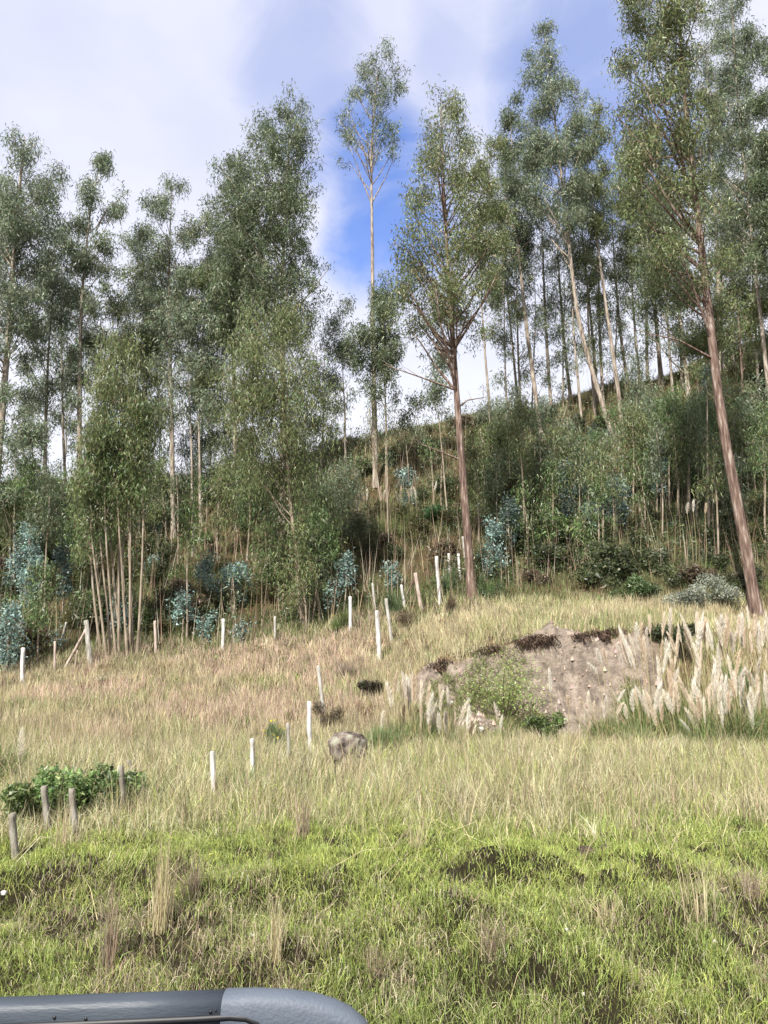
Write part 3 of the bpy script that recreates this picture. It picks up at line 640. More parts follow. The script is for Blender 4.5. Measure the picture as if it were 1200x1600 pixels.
T('olive eucalyptus low at right between red trunk and edge', [(1165, 760), (1160, 600), (1150, 450)],
  [(360, 1120, 1190), (420, 1110, 1205), (490, 1115, 1205), (560, 1120, 1200)], 7, M_BARKR, G_OLIVE, 1.0, D=38)
T('leafy eucalyptus filling the gap between the pointed and the slim crest trees', [(935, 640), (925, 520), (912, 400), (905, 300)],
  [(215, 885, 930), (270, 870, 960), (340, 865, 965), (410, 870, 960), (470, 885, 940)], 7, M_BARKG, G_GREY, .8, D=47)
T('dense eucalyptus behind the huge red trunk, left side of its crown', [(1012, 600), (1008, 430), (1000, 280)],
  [(190, 960, 1030), (260, 940, 1060), (330, 940, 1070), (410, 950, 1070), (450, 960, 1060)], 7, M_BARKG, G_GREY, .6, D=50)
T('tall eucalyptus behind the huge red trunk, right side of its crown', [(1128, 640), (1122, 420), (1112, 240), (1105, 100)],
  [(0, 1085, 1140), (80, 1075, 1170), (160, 1075, 1180), (250, 1080, 1180), (340, 1085, 1180), (420, 1090, 1170)], 8, M_BARKG, G_GREY, .95, D=45)
T('eucalyptus between the two right edge trees, loose crown', [(1185, 640), (1180, 480), (1172, 330)],
  [(240, 1140, 1200), (310, 1130, 1215), (390, 1130, 1215), (470, 1140, 1210), (540, 1150, 1200)], 6, M_BARKG, G_OLIVE, .9, D=42)
T('narrow eucalyptus right behind the reddish peeling tree', [(812, 640), (795, 480), (778, 350)],
  [(250, 755, 800), (310, 745, 825), (380, 745, 830), (440, 755, 825), (500, 770, 820)], 6, M_BARKG, G_GREY, .9, D=46)
# slender stems on the crest, right
ORD = 'first second third fourth fifth sixth seventh eighth ninth tenth eleventh twelfth thirteenth fourteenth fifteenth sixteenth seventeenth eighteenth'.split()
ORD2 = ORD + [a + b for a in ('twenty-', 'thirty-') for b in 'zero first second third fourth fifth sixth seventh eighth ninth'.split()]
ORD2 = [q.replace('twenty-zero', 'twentieth').replace('thirty-zero', 'thirtieth') for q in ORD2]; ORD2.insert(18, 'nineteenth')
CREST = [(815, 660, 808, 480, 5), (862, 650, 846, 380, 6), (893, 640, 870, 400, 6), (908, 640, 890, 430, 5), (930, 640, 915, 430, 5), (940, 600, 935, 420, 6), (985, 640, 958, 420, 6), (1000, 600, 985, 420, 5), (1048, 580, 1040, 430, 5), (1062, 570, 1064, 420, 5), (1130, 600, 1128, 440, 6), (1150, 620, 1145, 470, 4), (880, 640, 882, 500, 3), (960, 620, 965, 500, 3), (830, 650, 838, 520, 3), (795, 660, 790, 520, 4)]
for i, (u0, v0, u1, v1, w) in enumerate(sorted(CREST)):
    make_tree('slender_eucalyptus', ORD[i] + ' slender bare stem from the left in the crowded row on the right crest', 'tree', 'slender trees along the right crest', [(u0, v0), ((u0 + u1) / 2 - 2, (v0 + v1) / 2), (u1, v1 - 30), (u1 - 3, v1 - 110)],
      [(v1 - 130, u1 - 22, u1 + 12), (v1 - 60, u1 - 36, u1 + 28), (v1 + 30, u1 - 30, u1 + 34), (v1 + 110, u1 - 22, u1 + 30), (v1 + 160, u1 - 12, u1 + 24)], w * 1.15, M_BARKG, [G_GREY, G_OLIVE, G_GREY][i % 3], .28, D=44 + (i * 7 % 6), nl=14)
LCREST = [(232, 760, 226, 560, 5), (312, 770, 318, 590, 4), (330, 760, 322, 600, 4), (384, 800, 380, 640, 5), (100, 770, 104, 600, 4), (48, 780, 50, 640, 3), (245, 770, 252, 640, 3), (355, 770, 350, 650, 3), (500, 760, 506, 600, 4), (160, 790, 166, 620, 4)]
for i, (u0, v0, u1, v1, w) in enumerate(sorted(LCREST)):
    make_tree('slender_eucalyptus', ORD[i] + ' slender stem from the left against the sky on the left crest', 'tree', 'slender trees along the left crest', [(u0, v0), (u1 * .5 + u0 * .5 + 2, (v0 + v1) / 2), (u1, v1 - 20)],
      [(v1 - 50, u1 - 14, u1 + 14), (v1, u1 - 28, u1 + 28), (v1 + 60, u1 - 30, u1 + 30), (v1 + 130, u1 - 20, u1 + 20)], w * 1.15, M_BARKG, [G_GREY, G_DARK][i % 2], .55, D=45 + (i * 5 % 5), nl=8)
# thicket of slim stems at left (foot, head px)
THICK = [(168, 1030, 140, 860), (175, 1024, 150, 820), (183, 1030, 160, 830), (186, 1022, 182, 780), (200, 1030, 180, 790), (203, 1028, 206, 770), (214, 1028, 226, 790), (190, 1010, 164, 800), (158, 1015, 138, 880), (174, 1000, 200, 830)]
for i, (u0, v0, u1, v1) in enumerate(sorted((a_, b_, c_, d_ - 45) for a_, b_, c_, d_ in THICK)):
    make_tree('sapling', ORD[i] + ' slim bare stem from the left in the thicket beside the corner post', 'sapling', 'slim stems of the left thicket', [(u0, v0), (u0 * .45 + u1 * .55 + (2 if i % 2 else -2), (v0 + v1) / 2), (u1, v1), (u1 + 2, v1 - 60)],
      [(v1 - 110, u1 - 14, u1 + 14), (v1 - 60, u1 - 30, u1 + 30), (v1 - 10, u1 - 30, u1 + 30), (v1 + 30, u1 - 16, u1 + 16)], 5.2, M_BARKS, [G_OLIVE, G_FRESH][i % 2], .6, nl=8, leaf=(.17, .036), hang=1.1, topw=.3, csig=.2)
# single slim stems with small crowns all over the slope: foot, head, crown width, label
SAP = [
 (262, 870, 250, 735, 24, 'brown sapling stem just right of the agave'), (292, 1000, 300, 770, 20, 'long straight sapling stem between thicket and blue green sprouts'),
 (278, 890, 276, 745, 16, 'thin stem hugging the straight pinkish trunk'), (340, 880, 345, 750, 22, 'short brown stem on the bare red earth, left one'),
 (386, 875, 388, 745, 24, 'short pale stem on the bare red earth, right one'), (415, 850, 420, 740, 26, 'forked stem under the broad olive crown'),
 (480, 985, 465, 850, 40, 'drooping leaved sapling at the fence, left of two brown stems'), (500, 970, 497, 800, 34, 'tall brown sapling stem right of the drooping one'),
 (488, 975, 492, 850, 22, 'thin pale stem leaning beside the brown sapling'), (520, 940, 512, 800, 26, 'thin sapling left of the round blue green one'),
 (43, 940, 42, 740, 26, 'straight thin stem at far left over the pale blue saplings'), (70, 980, 74, 760, 30, 'leafy sapling right of the pale blue one at far left'),
 (14, 930, 18, 780, 22, 'thin stem on the left edge of the photo'), (58, 1040, 66, 900, 22, 'leaning bare stem behind the braced corner post'),
 (605, 850, 604, 650, 18, 'straight yellowish stem in front of the lone tree'), (598, 800, 578, 640, 14, 'thin leaning stem crossing the lone tree trunk'),
 (676, 800, 672, 700, 14, 'pale dead stem among pampas plumes on the slope'), (690, 790, 694, 690, 12, 'short dead stem left of the reddish trunk'),
 (820, 860, 812, 640, 24, 'thin sapling on the shady slope right of the blue green ones'), (850, 800, 842, 690, 24, 'thin pale stem below the crest plumes'),
 (912, 830, 905, 700, 26, 'thin stem above the yellow flowered scrub'), (1000, 800, 990, 680, 28, 'young stem behind the pale bluish sapling'),
 (1060, 800, 1052, 640, 26, 'thin yellow stem left of the red trunk'), (1078, 820, 1078, 650, 22, 'tall pale stem in front of the shady hollow left of the red trunk'),
 (1124, 895, 1112, 700, 20, 'whitish bare stem with its foot in a dark bush beside the red trunk'), (1090, 790, 1096, 640, 30, 'leafy sapling touching the red trunk'),
 (1040, 790, 1030, 660, 20, 'short brown stem on the dry litter bank'), (1150, 800, 1146, 660, 24, 'short sapling in the olive scrub right of the red trunk'),
 (1195, 860, 1190, 660, 26, 'dark sapling stem at the right edge of the slope'), (780, 860, 776, 740, 24, 'dark stem over the blue green sapling at the reddish trunk'),
 (748, 850, 744, 720, 20, 'thin stem right beside the reddish trunk'), (940, 820, 936, 700, 22, 'sapling in the blue green thicket on the slope'),
 (366, 1000, 362, 900, 12, 'bent brown stem carrying the wide blue green sprout'), (560, 830, 556, 720, 18, 'thin stem above the left pampas plumes'),
]
for i, (u0, v0, u1, v1, w, lab) in enumerate(SAP):
    bl = (G_OLIVE, G_FRESH, G_DARK)[i % 3]; e = 26 if w > 18 else 12
    make_tree('sapling', lab, 'sapling', 'saplings scattered on the slope', [(u0, v0), ((u0 + u1) / 2 + 3 * (-1) ** i, (v0 + v1) / 2), (u1, v1)],
      [(v1 - e, u1 - w * .4, u1 + w * .4), (v1 + 8, u1 - w * .9, u1 + w * .9), (v1 + 40, u1 - w, u1 + w), (v1 + 70, u1 - w * .6, u1 + w * .6)], 4.2, M_BARKS, bl, .85 if w > 18 else .3, nl=8, leaf=(.18, .04), hang=1.0, topw=.35, csig=.2)
for i in range(34):          # close set thin saplings right of the reddish trunk
    u0 = 758 + i * 12.6 + rng.uniform(-4, 4); v0 = rng.uniform(760, 880) - max(0, (u0 - 950)) * .12; v1 = v0 - rng.uniform(110, 190); w = rng.uniform(16, 30)
    make_tree('sapling', ORD2[i] + ' thin sapling to the right of the reddish trunk, in the slope thicket', 'sapling', 'thin saplings of the right slope thicket', [(u0, v0), (u0 + rng.uniform(-4, 4), (v0 + v1) / 2), (u0 - rng.uniform(0, 12), v1)],
      [(v1 - 20, u0 - 8 - w * .3, u0 - 4 + w * .3), (v1 + 10, u0 - 6 - w, u0 - 6 + w), (v1 + 50, u0 - 4 - w, u0 - 4 + w), (v1 + 85, u0 - w * .5, u0 + w * .5)], 3.4, M_BARKS, (G_OLIVE, G_GREY, G_FRESH)[i % 3], .4, nl=6, leaf=(.18, .04), hang=1.1, topw=.35, csig=.2, limbs=False)
# drooping low sapling crowns filling the upper scrub, left and middle
FILL = [(150, 800, 60, 110, 'dense leafy eucalyptus sapling left of the agave'), (110, 790, 50, 90, 'dark leafy sapling left of the dense fresh one'), (215, 760, 46, 80, 'leafy sapling crown above the agave'),
 (440, 840, 44, 90, 'drooping sapling on red earth under the broad olive crown'), (390, 730, 44, 80, 'grey leaved sapling between pinkish trunk and olive crown'), (530, 760, 52, 100, 'leafy sapling left of the lone tree foot'),
 (495, 750, 44, 90, 'fresh green sapling below the broad olive crown'), (340, 720, 42, 80, 'grey green sapling right of the pinkish trunk'), (75, 770, 46, 80, 'dark sapling left crest'),
 (10, 790, 50, 90, 'scrubby sapling at the left edge below the crest'), (300, 700, 34, 70, 'sapling crown between the two pale crest trunks'), (850, 720, 55, 80, 'broad leafy sapling below the right crest trunks'),
 (900, 730, 50, 90, 'dark sapling in front of the right crest trunks'), (1110, 650, 60, 100, 'leafy sapling behind the red trunk'), (1175, 650, 60, 120, 'dense sapling at right edge of the crest'), (1060, 640, 48, 80, 'olive sapling under the crest left of the red trunk'), (800, 690, 40, 80, 'grey green sapling right of the reddish trunk crown'), (1010, 640, 44, 70, 'fresh sapling on the crest right of the forked trunk')]
for i, (u, v, w, h, lab) in enumerate(FILL):
    make_tree('sapling', lab, 'sapling', 'leafy saplings under the trees', [(u + 4, v + h * 1.0), (u, v)],
      [(v - h * .5, u - w * .3, u + w * .3), (v - h * .15, u - w * .8, u + w * .8), (v + h * .3, u - w, u + w), (v + h * .7, u - w * .7, u + w * .7)], 4, M_BARKS, (G_FRESH, G_DARK, G_GREY)[i % 3], .8, nl=16, leaf=(.2, .045), hang=.9, topw=.3, csig=.22)
# blue green juveniles: centre u, v, half width, half height, foot v
BLUE = [(45, 880, 26, 62, 960, 'tall pale blue juvenile eucalyptus at the far left'), (14, 985, 24, 42, 1060, 'pale blue juvenile eucalyptus cut by the left edge near the field'),
 (366, 905, 34, 24, 960, 'wide blue green juvenile on a bent stem in front of the scrub'), (322, 888, 18, 20, 960, 'small blue green juvenile left of the wide one'),
 (286, 945, 18, 18, 1000, 'low blue green juvenile left of the white post'), (318, 972, 20, 14, 1005, 'lowest blue green sprout beside the white post'), (380, 985, 12, 10, 1008, 'tiny blue green sprout right of the white post'),
 (538, 895, 15, 22, 960, 'round blue green juvenile above the lone white post'), (519, 925, 9, 16, 970, 'small blue green juvenile left of the round one'), (620, 895, 18, 16, 925, 'blue green juvenile growing above a short white post'),
 (768, 855, 22, 34, 905, 'bright blue green juvenile right of the reddish trunk'), (795, 810, 18, 34, 880, 'darker blue green juvenile behind the bright one'),
 (925, 808, 14, 26, 850, 'small bright blue green juvenile on the shady slope'), (965, 780, 20, 34, 840, 'teal juvenile with yellow flowers by it on the shady slope'),
 (895, 765, 30, 44, 840, 'dark blue green thicket juvenile, left of the teal one'), (930, 720, 30, 50, 800, 'upper dark blue green juvenile below the crest'),
 (1033, 745, 18, 26, 800, 'pale bluish juvenile left of the dry litter bank'), (1105, 640, 26, 60, 740, 'dark bluish juvenile beside the red trunk'), (1150, 680, 22, 36, 760, 'bluish juvenile right of the red trunk'),
 (190, 960, 14, 16, 1000, 'tiny bluish sprout inside the stem thicket'), (86, 992, 8, 10, 1020, 'tiny sprout crowning the beige stake'), (36, 1016, 9, 14, 1040, 'small sprout crowning the leftmost white post'),
 (632, 742, 16, 13, 765, 'bluish bush on the slope right of the lone tree'), (100, 880, 16, 40, 960, 'dark bluish sapling right of the tall pale blue one'), (240, 875, 12, 12, 905, 'small bluish sprout below the agave'), (640, 775, 10, 12, 800, 'small bluish sprout among slope plumes')]
for i, (u, v, w, h, fv, lab) in enumerate(BLUE):
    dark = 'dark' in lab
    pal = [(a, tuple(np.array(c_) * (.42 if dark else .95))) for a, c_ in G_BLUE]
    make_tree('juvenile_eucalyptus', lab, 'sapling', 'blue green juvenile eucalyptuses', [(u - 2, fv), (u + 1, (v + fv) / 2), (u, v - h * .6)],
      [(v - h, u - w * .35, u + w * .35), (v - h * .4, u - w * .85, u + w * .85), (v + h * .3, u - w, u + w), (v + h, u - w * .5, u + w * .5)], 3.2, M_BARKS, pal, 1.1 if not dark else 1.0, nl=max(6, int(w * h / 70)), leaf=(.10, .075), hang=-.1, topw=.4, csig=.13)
print('leaves', N_LEAVES)

# ------------------------------------------------------------------ pampas grass
def plume_mesh(seed):
    r = np.random.default_rng(seed); b = Bag(); n = 480
    t = r.random(n) ** .85; ang = r.uniform(0, 2 * pi, n); wid = r.uniform(.045, .085) * np.sin(np.clip(t * .93 + .07, 0, 1) * pi) ** .7
    P = np.stack([.012 * np.cos(ang), .012 * np.sin(ang), t * .9], 1)
    rise = r.uniform(.05, .2, n); D = unit(np.stack([wid * np.cos(ang), wid * np.sin(ang), rise], 1)); L_ = np.hypot(wid, rise) * r.uniform(.6, 1.3, n)
    C = np.clip(np.array([(.86, .78, .66), (.80, .69, .56), (.74, .68, .60), (.88, .82, .72), (.70, .58, .44)][seed % 5]) * (1 + .12 * r.normal(size=(n, 1))), .05, .88); bend = r.uniform(-.12, .12, 2)
    P[:, 0] += bend[0] * t ** 2; P[:, 1] += bend[1] * t ** 2
    side = unit(np.cross(D, r.normal(size=(n, 3)))); w = .0055
    V = np.stack([P - side * w, P + side * w, P + D * L_[:, None]], 1).reshape(-1, 3); b.add(V, np.arange(3 * n).reshape(-1, 3), C)
    tube(b, [(0, 0, 0), (bend[0] * .22, bend[1] * .22, .45), (bend[0] * .9, bend[1] * .9, .93)], [.006, .014, .002], 5, (.62, .54, .43))
    me = b.mesh('plume'); me.materials.append(M_PLUME); return me
PLUMES = [plume_mesh(s) for s in range(12)]
def tuft_mesh(n, L0, spread, pal, seed, wd=.012, droop=.9):
    b = Bag(); ang = rng.uniform(0, 2 * pi, n); rr = np.abs(rng.normal(0, .13, n))
    P = np.stack([rr * np.cos(ang), rr * np.sin(ang), np.full(n, -.03)], 1); tilt = np.abs(rng.normal(0, spread, n))
    D = unit(np.stack([np.cos(ang) * tilt, np.sin(ang) * tilt, np.ones(n)], 1))
    blades(b, P, D, L0 * rng.uniform(.5, 1.1, n), np.full(n, wd), pick(n, pal, .2, .08), droop * rng.uniform(.3, 1.6, n)); return b.mesh('blade_tuft')
P_PAM = [(5, (.17, .23, .08)), (3, (.25, .29, .12)), (2, (.08, .12, .045)), (2.5, (.45, .39, .22))]
def stalk(parent, foot, pb, tip, seed, tint=1):
    """one flowering stalk: stem part with its plume as sub-part"""
    b = Bag(); m = (foot + pb) / 2 + (foot - pb).cross(Vector((0, 1, 0))) * .03; org = parent.location
    tube(b, [np.array(foot - org), np.array(m - org), np.array(pb - org), np.array(pb + (tip - pb) * .3 - org)], [.009, .008, .007, .005], 5, (.44, .38, .21), cap=False)
    s = flat('flower_stalk', b, M_GRASS, parent); d = tip - pb
    o = bpy.data.objects.new('plume', PLUMES[seed % 12]); COL.objects.link(o); o.parent = s; o.location = pb - org
    o.rotation_mode = 'QUATERNION'; o.rotation_quaternion = d.to_track_quat('Z', 'Y') @ Matrix.Rotation(seed * 1.3, 4, 'Z').to_quaternion()
    k = d.length; wsc = min(1.15, .5 + .55 * k) * rng.uniform(.7, 1.15); k *= 1.12; o.scale = (wsc * tint, wsc * tint, k)
def pampas(label, uc, Y, plumes, ox0, oy0, z=3.0, tufts=3, L0=1.25, group='pampas grass clumps'):
    X = (uc - 600) / FPX * Y; root = empty('pampas_grass', (X, Y, float(H(X, Y)))); tag(root, label, 'pampas grass', group)
    for k in range(tufts):
        dx = rng.normal(0, .35) if tufts > 1 else 0; dy = rng.normal(0, .25) if tufts > 1 else 0
        o = link('blade_tuft', tuft_mesh(260, L0, .42, P_PAM, k), M_GRASS, root, (dx, dy, float(H(X + dx, Y + dy)) - root.location.z)); o['kind'] = 'stuff'
    if z == 3.0 and Y < 19 and len(plumes) > 4:      # shorter plumes between the tall ones
        plumes = list(plumes) + [(a + q, b_ + q2, c_ + q, d_ + q2) for a, b_, c_, d_ in plumes[::2] for q, q2 in [(rng.uniform(-40, 40), rng.uniform(5, 70))]]
    for i, (a, b_, c_, d_) in enumerate(plumes):
        yy = Y + rng.uniform(-.35, .35); tip = Vector(at(ox0 + a / z, oy0 + b_ / z, yy)); pb = Vector(at(ox0 + c_ / z, oy0 + d_ / z, yy))
        fx_ = pb.x + (pb.x - tip.x) * .6 + (X - pb.x) * .35; foot = Vector((fx_, yy, float(H(fx_, yy)) - .03))
        if foot.z > pb.z - .1: foot.z = pb.z - .25
        stalk(root, foot, pb, tip, i + int(uc))
pampas('pampas clump with plumes left of the main stand, on the bare bank', 985, 17.9, [(505, 95, 540, 260), (490, 175, 520, 280), (575, 80, 600, 200), (595, 80, 605, 190), (558, 130, 580, 230), (642, 40, 648, 120), (618, 100, 635, 190)], 800, 950)
pampas('pampas clump at the middle back of the right stand', 1045, 18.2, [(715, 30, 705, 130), (733, 10, 742, 120), (720, 150, 725, 250), (700, 160, 700, 250), (770, 85, 795, 160), (785, 120, 760, 280), (770, 150, 775, 260), (690, 260, 690, 330)], 800, 950)
pampas('tall dense pampas clump of upright plumes, third from left in the right stand', 1085, 18.0, [(805, 40, 840, 160), (825, 170, 855, 260), (868, 25, 862, 120), (888, 35, 885, 180), (900, 60, 875, 200), (915, 80, 915, 200), (878, 28, 870, 130), (830, 90, 845, 190)], 800, 950)
pampas('pampas clump with a tight bundle of plumes, right back of the stand', 1130, 17.8, [(960, 45, 980, 160), (990, 45, 1000, 140), (1010, 50, 1015, 150), (970, 60, 985, 180), (1055, 40, 1062, 130), (1078, 30, 1080, 190)], 800, 950)
pampas('pampas clump cut by the right edge of the photo', 1185, 17.6, [(1090, 100, 1090, 190), (1108, 0, 1110, 100), (1143, 60, 1138, 140), (1188, 75, 1175, 180), (1085, 265, 1130, 370), (1145, 240, 1150, 330), (1195, 345, 1180, 480), (1100, 400, 1105, 480), (1130, 380, 1140, 500)], 800, 950)
pampas('small pampas clump with slanting short plumes below the bare bank', 935, 16.6, [(325, 420, 332, 470), (342, 408, 372, 490), (385, 440, 385, 490), (440, 420, 432, 520), (390, 200, 420, 260), (420, 200, 450, 270), (345, 480, 345, 540)], 800, 950, L0=.8)
pampas('front pampas clump with leaning plumes above the lime grass', 975, 16.3, [(520, 385, 495, 440), (510, 495, 535, 560), (523, 460, 540, 520), (575, 385, 590, 460), (600, 375, 640, 520), (548, 395, 570, 490), (625, 310, 628, 400), (610, 400, 645, 510)], 800, 950, L0=1.0)
pampas('front pampas clump of five upright plumes in the right stand', 1040, 16.2, [(680, 360, 672, 480), (740, 355, 735, 430), (715, 390, 735, 480), (765, 400, 755, 500), (690, 410, 695, 490), (785, 335, 830, 440)], 800, 950, L0=1.0)
pampas('fullest front pampas clump with fluffy bowed plumes', 1095, 16.1, [(850, 360, 905, 500), (880, 400, 900, 540), (935, 295, 942, 360), (930, 385, 925, 500), (830, 500, 860, 590), (790, 530, 850, 600), (865, 420, 890, 520), (900, 430, 905, 540), (845, 430, 880, 530), (862, 290, 880, 370)], 800, 950)
pampas('front pampas clump right of the fullest one', 1135, 16.2, [(985, 320, 975, 400), (1000, 330, 1000, 480), (1025, 340, 1050, 420), (955, 420, 965, 560), (1005, 465, 1075, 500), (970, 380, 972, 500), (945, 400, 950, 520), (1015, 380, 1005, 500), (1030, 560, 1060, 630), (1010, 400, 1020, 490)], 800, 950)
def spray(n, u0, u1, v0, v1, ln=(32, 55)):
    r = []
    for _ in range(n):
        u = rng.uniform(u0, u1); v = rng.uniform(v0, v1); l = rng.uniform(*ln); t_ = rng.normal(0, .13); r.append((u, v, u + t_ * l, v + l))
    return r
pampas('dense pampas clump in the middle of the right stand, between front and back rows', 1062, 17.1, spray(12, 1020, 1100, 1000, 1075), 0, 0, z=1)
pampas('pampas clump between front and back rows near the right edge', 1125, 17.0, spray(12, 1090, 1160, 1000, 1080), 0, 0, z=1)
pampas('lowest pampas clump at the right edge, plumes bowed outward', 1178, 16.2, spray(14, 1140, 1205, 1040, 1115), 0, 0, z=1)
pampas('tallest pampas clump at the right edge, back row', 1165, 18.3, spray(9, 1110, 1205, 955, 1010), 0, 0, z=1)
pampas('single pampas plume standing on the bare bank', 860, 17.6, [(183, 295, 180, 400), (265, 415, 265, 470)], 800, 950, tufts=1, L0=.5)
pampas('left pampas clump of tall narrow plumes beside the boulder', 628, 16.4, [(652, 150, 648, 260), (668, 175, 668, 250), (690, 200, 685, 290), (720, 165, 710, 280), (745, 175, 735, 290), (683, 310, 700, 420), (590, 340, 592, 430), (590, 270, 600, 330)], 400, 1000, L0=.75)
pampas('right pampas clump of pale plumes in front of the bare bank', 690, 16.3, [(865, 215, 867, 300), (903, 225, 900, 320), (815, 260, 808, 400), (840, 340, 842, 430), (885, 340, 885, 440), (940, 345, 925, 410), (975, 285, 955, 400), (770, 400, 770, 460), (830, 300, 828, 420), (858, 350, 858, 440), (1015, 395, 1000, 440)], 400, 1000, L0=.6)
pampas('narrow pampas clump between the two by the boulder', 655, 16.5, [(632, 1052, 634, 1092), (641, 1060, 641, 1100), (650, 1056, 646, 1098), (660, 1066, 657, 1104), (668, 1072, 668, 1112)], 0, 0, z=1, L0=.6)
pampas('sparse pampas clump with two faint plumes under the bright bush', 782, 16.6, [(1130, 300, 1132, 380), (1147, 360, 1147, 430)], 400, 1000, tufts=1, L0=.7)
pampas('distant pampas clump of three plumes left of the lone tree foot', 565, 36, [(478, 45, 485, 90), (500, 40, 498, 100), (525, 45, 518, 100), (510, 60, 505, 110)], 400, 750, L0=1.3)
pampas('distant pampas clump behind the yellowish stem', 597, 36, [(583, 30, 580, 80), (600, 50, 597, 90), (590, 60, 588, 95)], 400, 750, L0=1.2)
pampas('distant pampas clump of two leaning plumes on the slope', 625, 36, [(683, 25, 675, 80), (662, 60, 670, 110)], 400, 750, L0=1.2)
pampas('distant pampas clump of three close plumes right of the leaning two', 643, 36, [(725, 30, 730, 80), (745, 35, 750, 85), (712, 45, 718, 85)], 400, 750, L0=1.2)
pampas('distant single leaning plume near the reddish trunk', 680, 37, [(850, 10, 835, 50)], 400, 750, tufts=1)
pampas('pampas clump with three thin plumes above the dry litter bank', 1082, 27.2, [(815, 110, 822, 160), (850, 95, 850, 150), (912, 110, 905, 160)], 800, 750, L0=1.1)
pampas('distant pampas plumes at the foot of the pale leaning trunk', 980, 42, [(590, 650, 585, 700), (535, 640, 540, 700), (555, 650, 560, 710), (485, 640, 490, 700)], 800, 450, L0=1.4)
pampas('distant faded pampas plumes under the crest at right', 820, 42, [(60, 700, 66, 780), (90, 690, 86, 770), (110, 720, 106, 800)], 800, 450, L0=1.2)
pampas('small pampas clump between the blue green saplings', 308, 30, [(915, 315, 910, 350), (945, 340, 942, 380)], 0, 750, L0=1.4)
pampas('leftmost pampas clump leaning over the broken post', 12, 10.6, [(108, 280, 92, 430), (30, 390, 5, 510), (25, 440, -10, 560), (85, 560, 45, 680)], 0, 1050, L0=.8)

# ------------------------------------------------------------------ shrubs
def bush_mesh(n, rx, rz, pal, leaf, hang=0.0, lobes=6, stems=7, flowers=0, upright=False):
    b = Bag(); lc = rng.normal(0, .4, (lobes, 3)) * [rx, rx, rz] + [0, 0, rz * .9]; lc[:, 2] = np.clip(lc[:, 2], rz * .4, rz * 1.6)
    for k in range(stems):
        q = lc[k % lobes]; tube(b, [(0, 0, -.08), q * .5 + rng.normal(0, .03, 3), q], [.018, .012, .005], 4, (.13, .10, .07), cap=False)
    k = rng.integers(0, lobes, n); P = lc[k] + unit(rng.normal(size=(n, 3))) * (rng.random((n, 1)) ** .5) * [rx * .5, rx * .5, rz * .5]; P[:, 2] = np.maximum(P[:, 2], .02)
    if upright: P[:, 2] *= rng.random(n); D = unit(rng.normal(size=(n, 3)) * [.3, .3, .2] + [0, 0, 1.0])
    else: D = unit(rng.normal(size=(n, 3)) + [0, 0, -hang])
    leaves(b, P, D, leaf[0] * rng.uniform(.6, 1.4, n), np.full(n, leaf[1]), pick(n, pal, .22, .07) * np.clip(1 + .25 * rng.normal(size=lobes), .6, 1.5)[k][:, None])
    if flowers:
        k = rng.integers(0, lobes, flowers); P = lc[k] + unit(rng.normal(size=(flowers, 3))) * [rx * .6, rx * .6, rz * .6]
        for s in (0, 1): leaves(b, P, unit(rng.normal(size=(flowers, 3))), np.full(flowers, .05), np.full(flowers, .05), pick(flowers, [(1, (.75, .62, .04))], .1))
    me = b.mesh('bush'); me.materials.append(M_LEAF); return me
B_BRIGHT = [(5, (.25, .35, .09)), (3, (.34, .42, .14)), (2, (.14, .18, .06))]
B_BROWN = [(4, (.14, .10, .065)), (3, (.20, .15, .10)), (2, (.08, .055, .04)), (2, (.10, .11, .05))]
B_TWIG = [(4, (.25, .20, .15)), (3, (.32, .27, .21)), (2, (.14, .11, .08))]
B_SILV = [(5, (.28, .31, .24)), (3, (.36, .38, .31)), (2, (.15, .17, .12))]
B_DG = [(5, (.062, .082, .036)), (3, (.10, .12, .052)), (2, (.035, .045, .022)), (1, (.15, .14, .075))]
B_OL = [(4, (.11, .12, .045)), (3, (.15, .145, .06)), (2, (.06, .065, .025)), (2, (.17, .12, .065))]
B_BRAM = [(5, (.17, .26, .085)), (3, (.25, .34, .13)), (2, (.055, .09, .035))]
def bush(label, u, v, wpx, hpx, pal, leaf=(.09, .045), n=1500, name='shrub', cat='shrub', group=None, **k):
    P = ray(u, v); m = P.y / FPX; o = link(name, bush_mesh(n, wpx * m * .5, hpx * m * .5, pal, leaf, **k)); o.location = P; return tag(o, label, cat, group)
bush('bright green bramble bush wrapped round the two old grey posts', 104, 1284, 84, 84, B_BRAM, (.05, .03), 3600, lobes=22, name='bramble_bush')
bush('bushy green bramble mound right of the thick mossy post', 182, 1262, 68, 52, B_BRAM, (.05, .034), 3000, lobes=16, name='bramble_bush')
bush('pale green bramble spreading at the left of the old posts', 50, 1285, 80, 60, [(5, (.13, .18, .06)), (3, (.2, .25, .1))], (.06, .035), 2600, lobes=9, name='bramble_bush')
bush('bright lime green bush growing on the bare eroded bank', 790, 1120, 150, 110, B_BRIGHT, (.06, .028), 2600, lobes=40)
bush('dark green bush at the right foot of the lime green one', 845, 1165, 55, 52, [(5, (.10, .15, .04)), (3, (.15, .2, .07)), (3, (.04, .05, .02))], (.08, .04), 2600, lobes=9)
bush('low green grassy bush right of the boulder', 600, 1185, 58, 42, [(5, (.13, .19, .07)), (3, (.19, .24, .1))], (.28, .012), 2200, upright=True)
bush('yellow flowered green broom beside the thin grey post', 432, 1180, 46, 52, [(5, (.11, .17, .08)), (3, (.16, .22, .1))], (.2, .012), 2200, upright=True, flowers=40)
bush('dark shrub behind the tallest right pampas plumes', 1060, 1010, 70, 34, B_DG, (.14, .03), 2000)
bush('green shrub behind the right pampas plumes', 1150, 1085, 80, 60, [(5, (.12, .18, .06)), (3, (.18, .24, .09))], (.2, .02), 2600, upright=True)
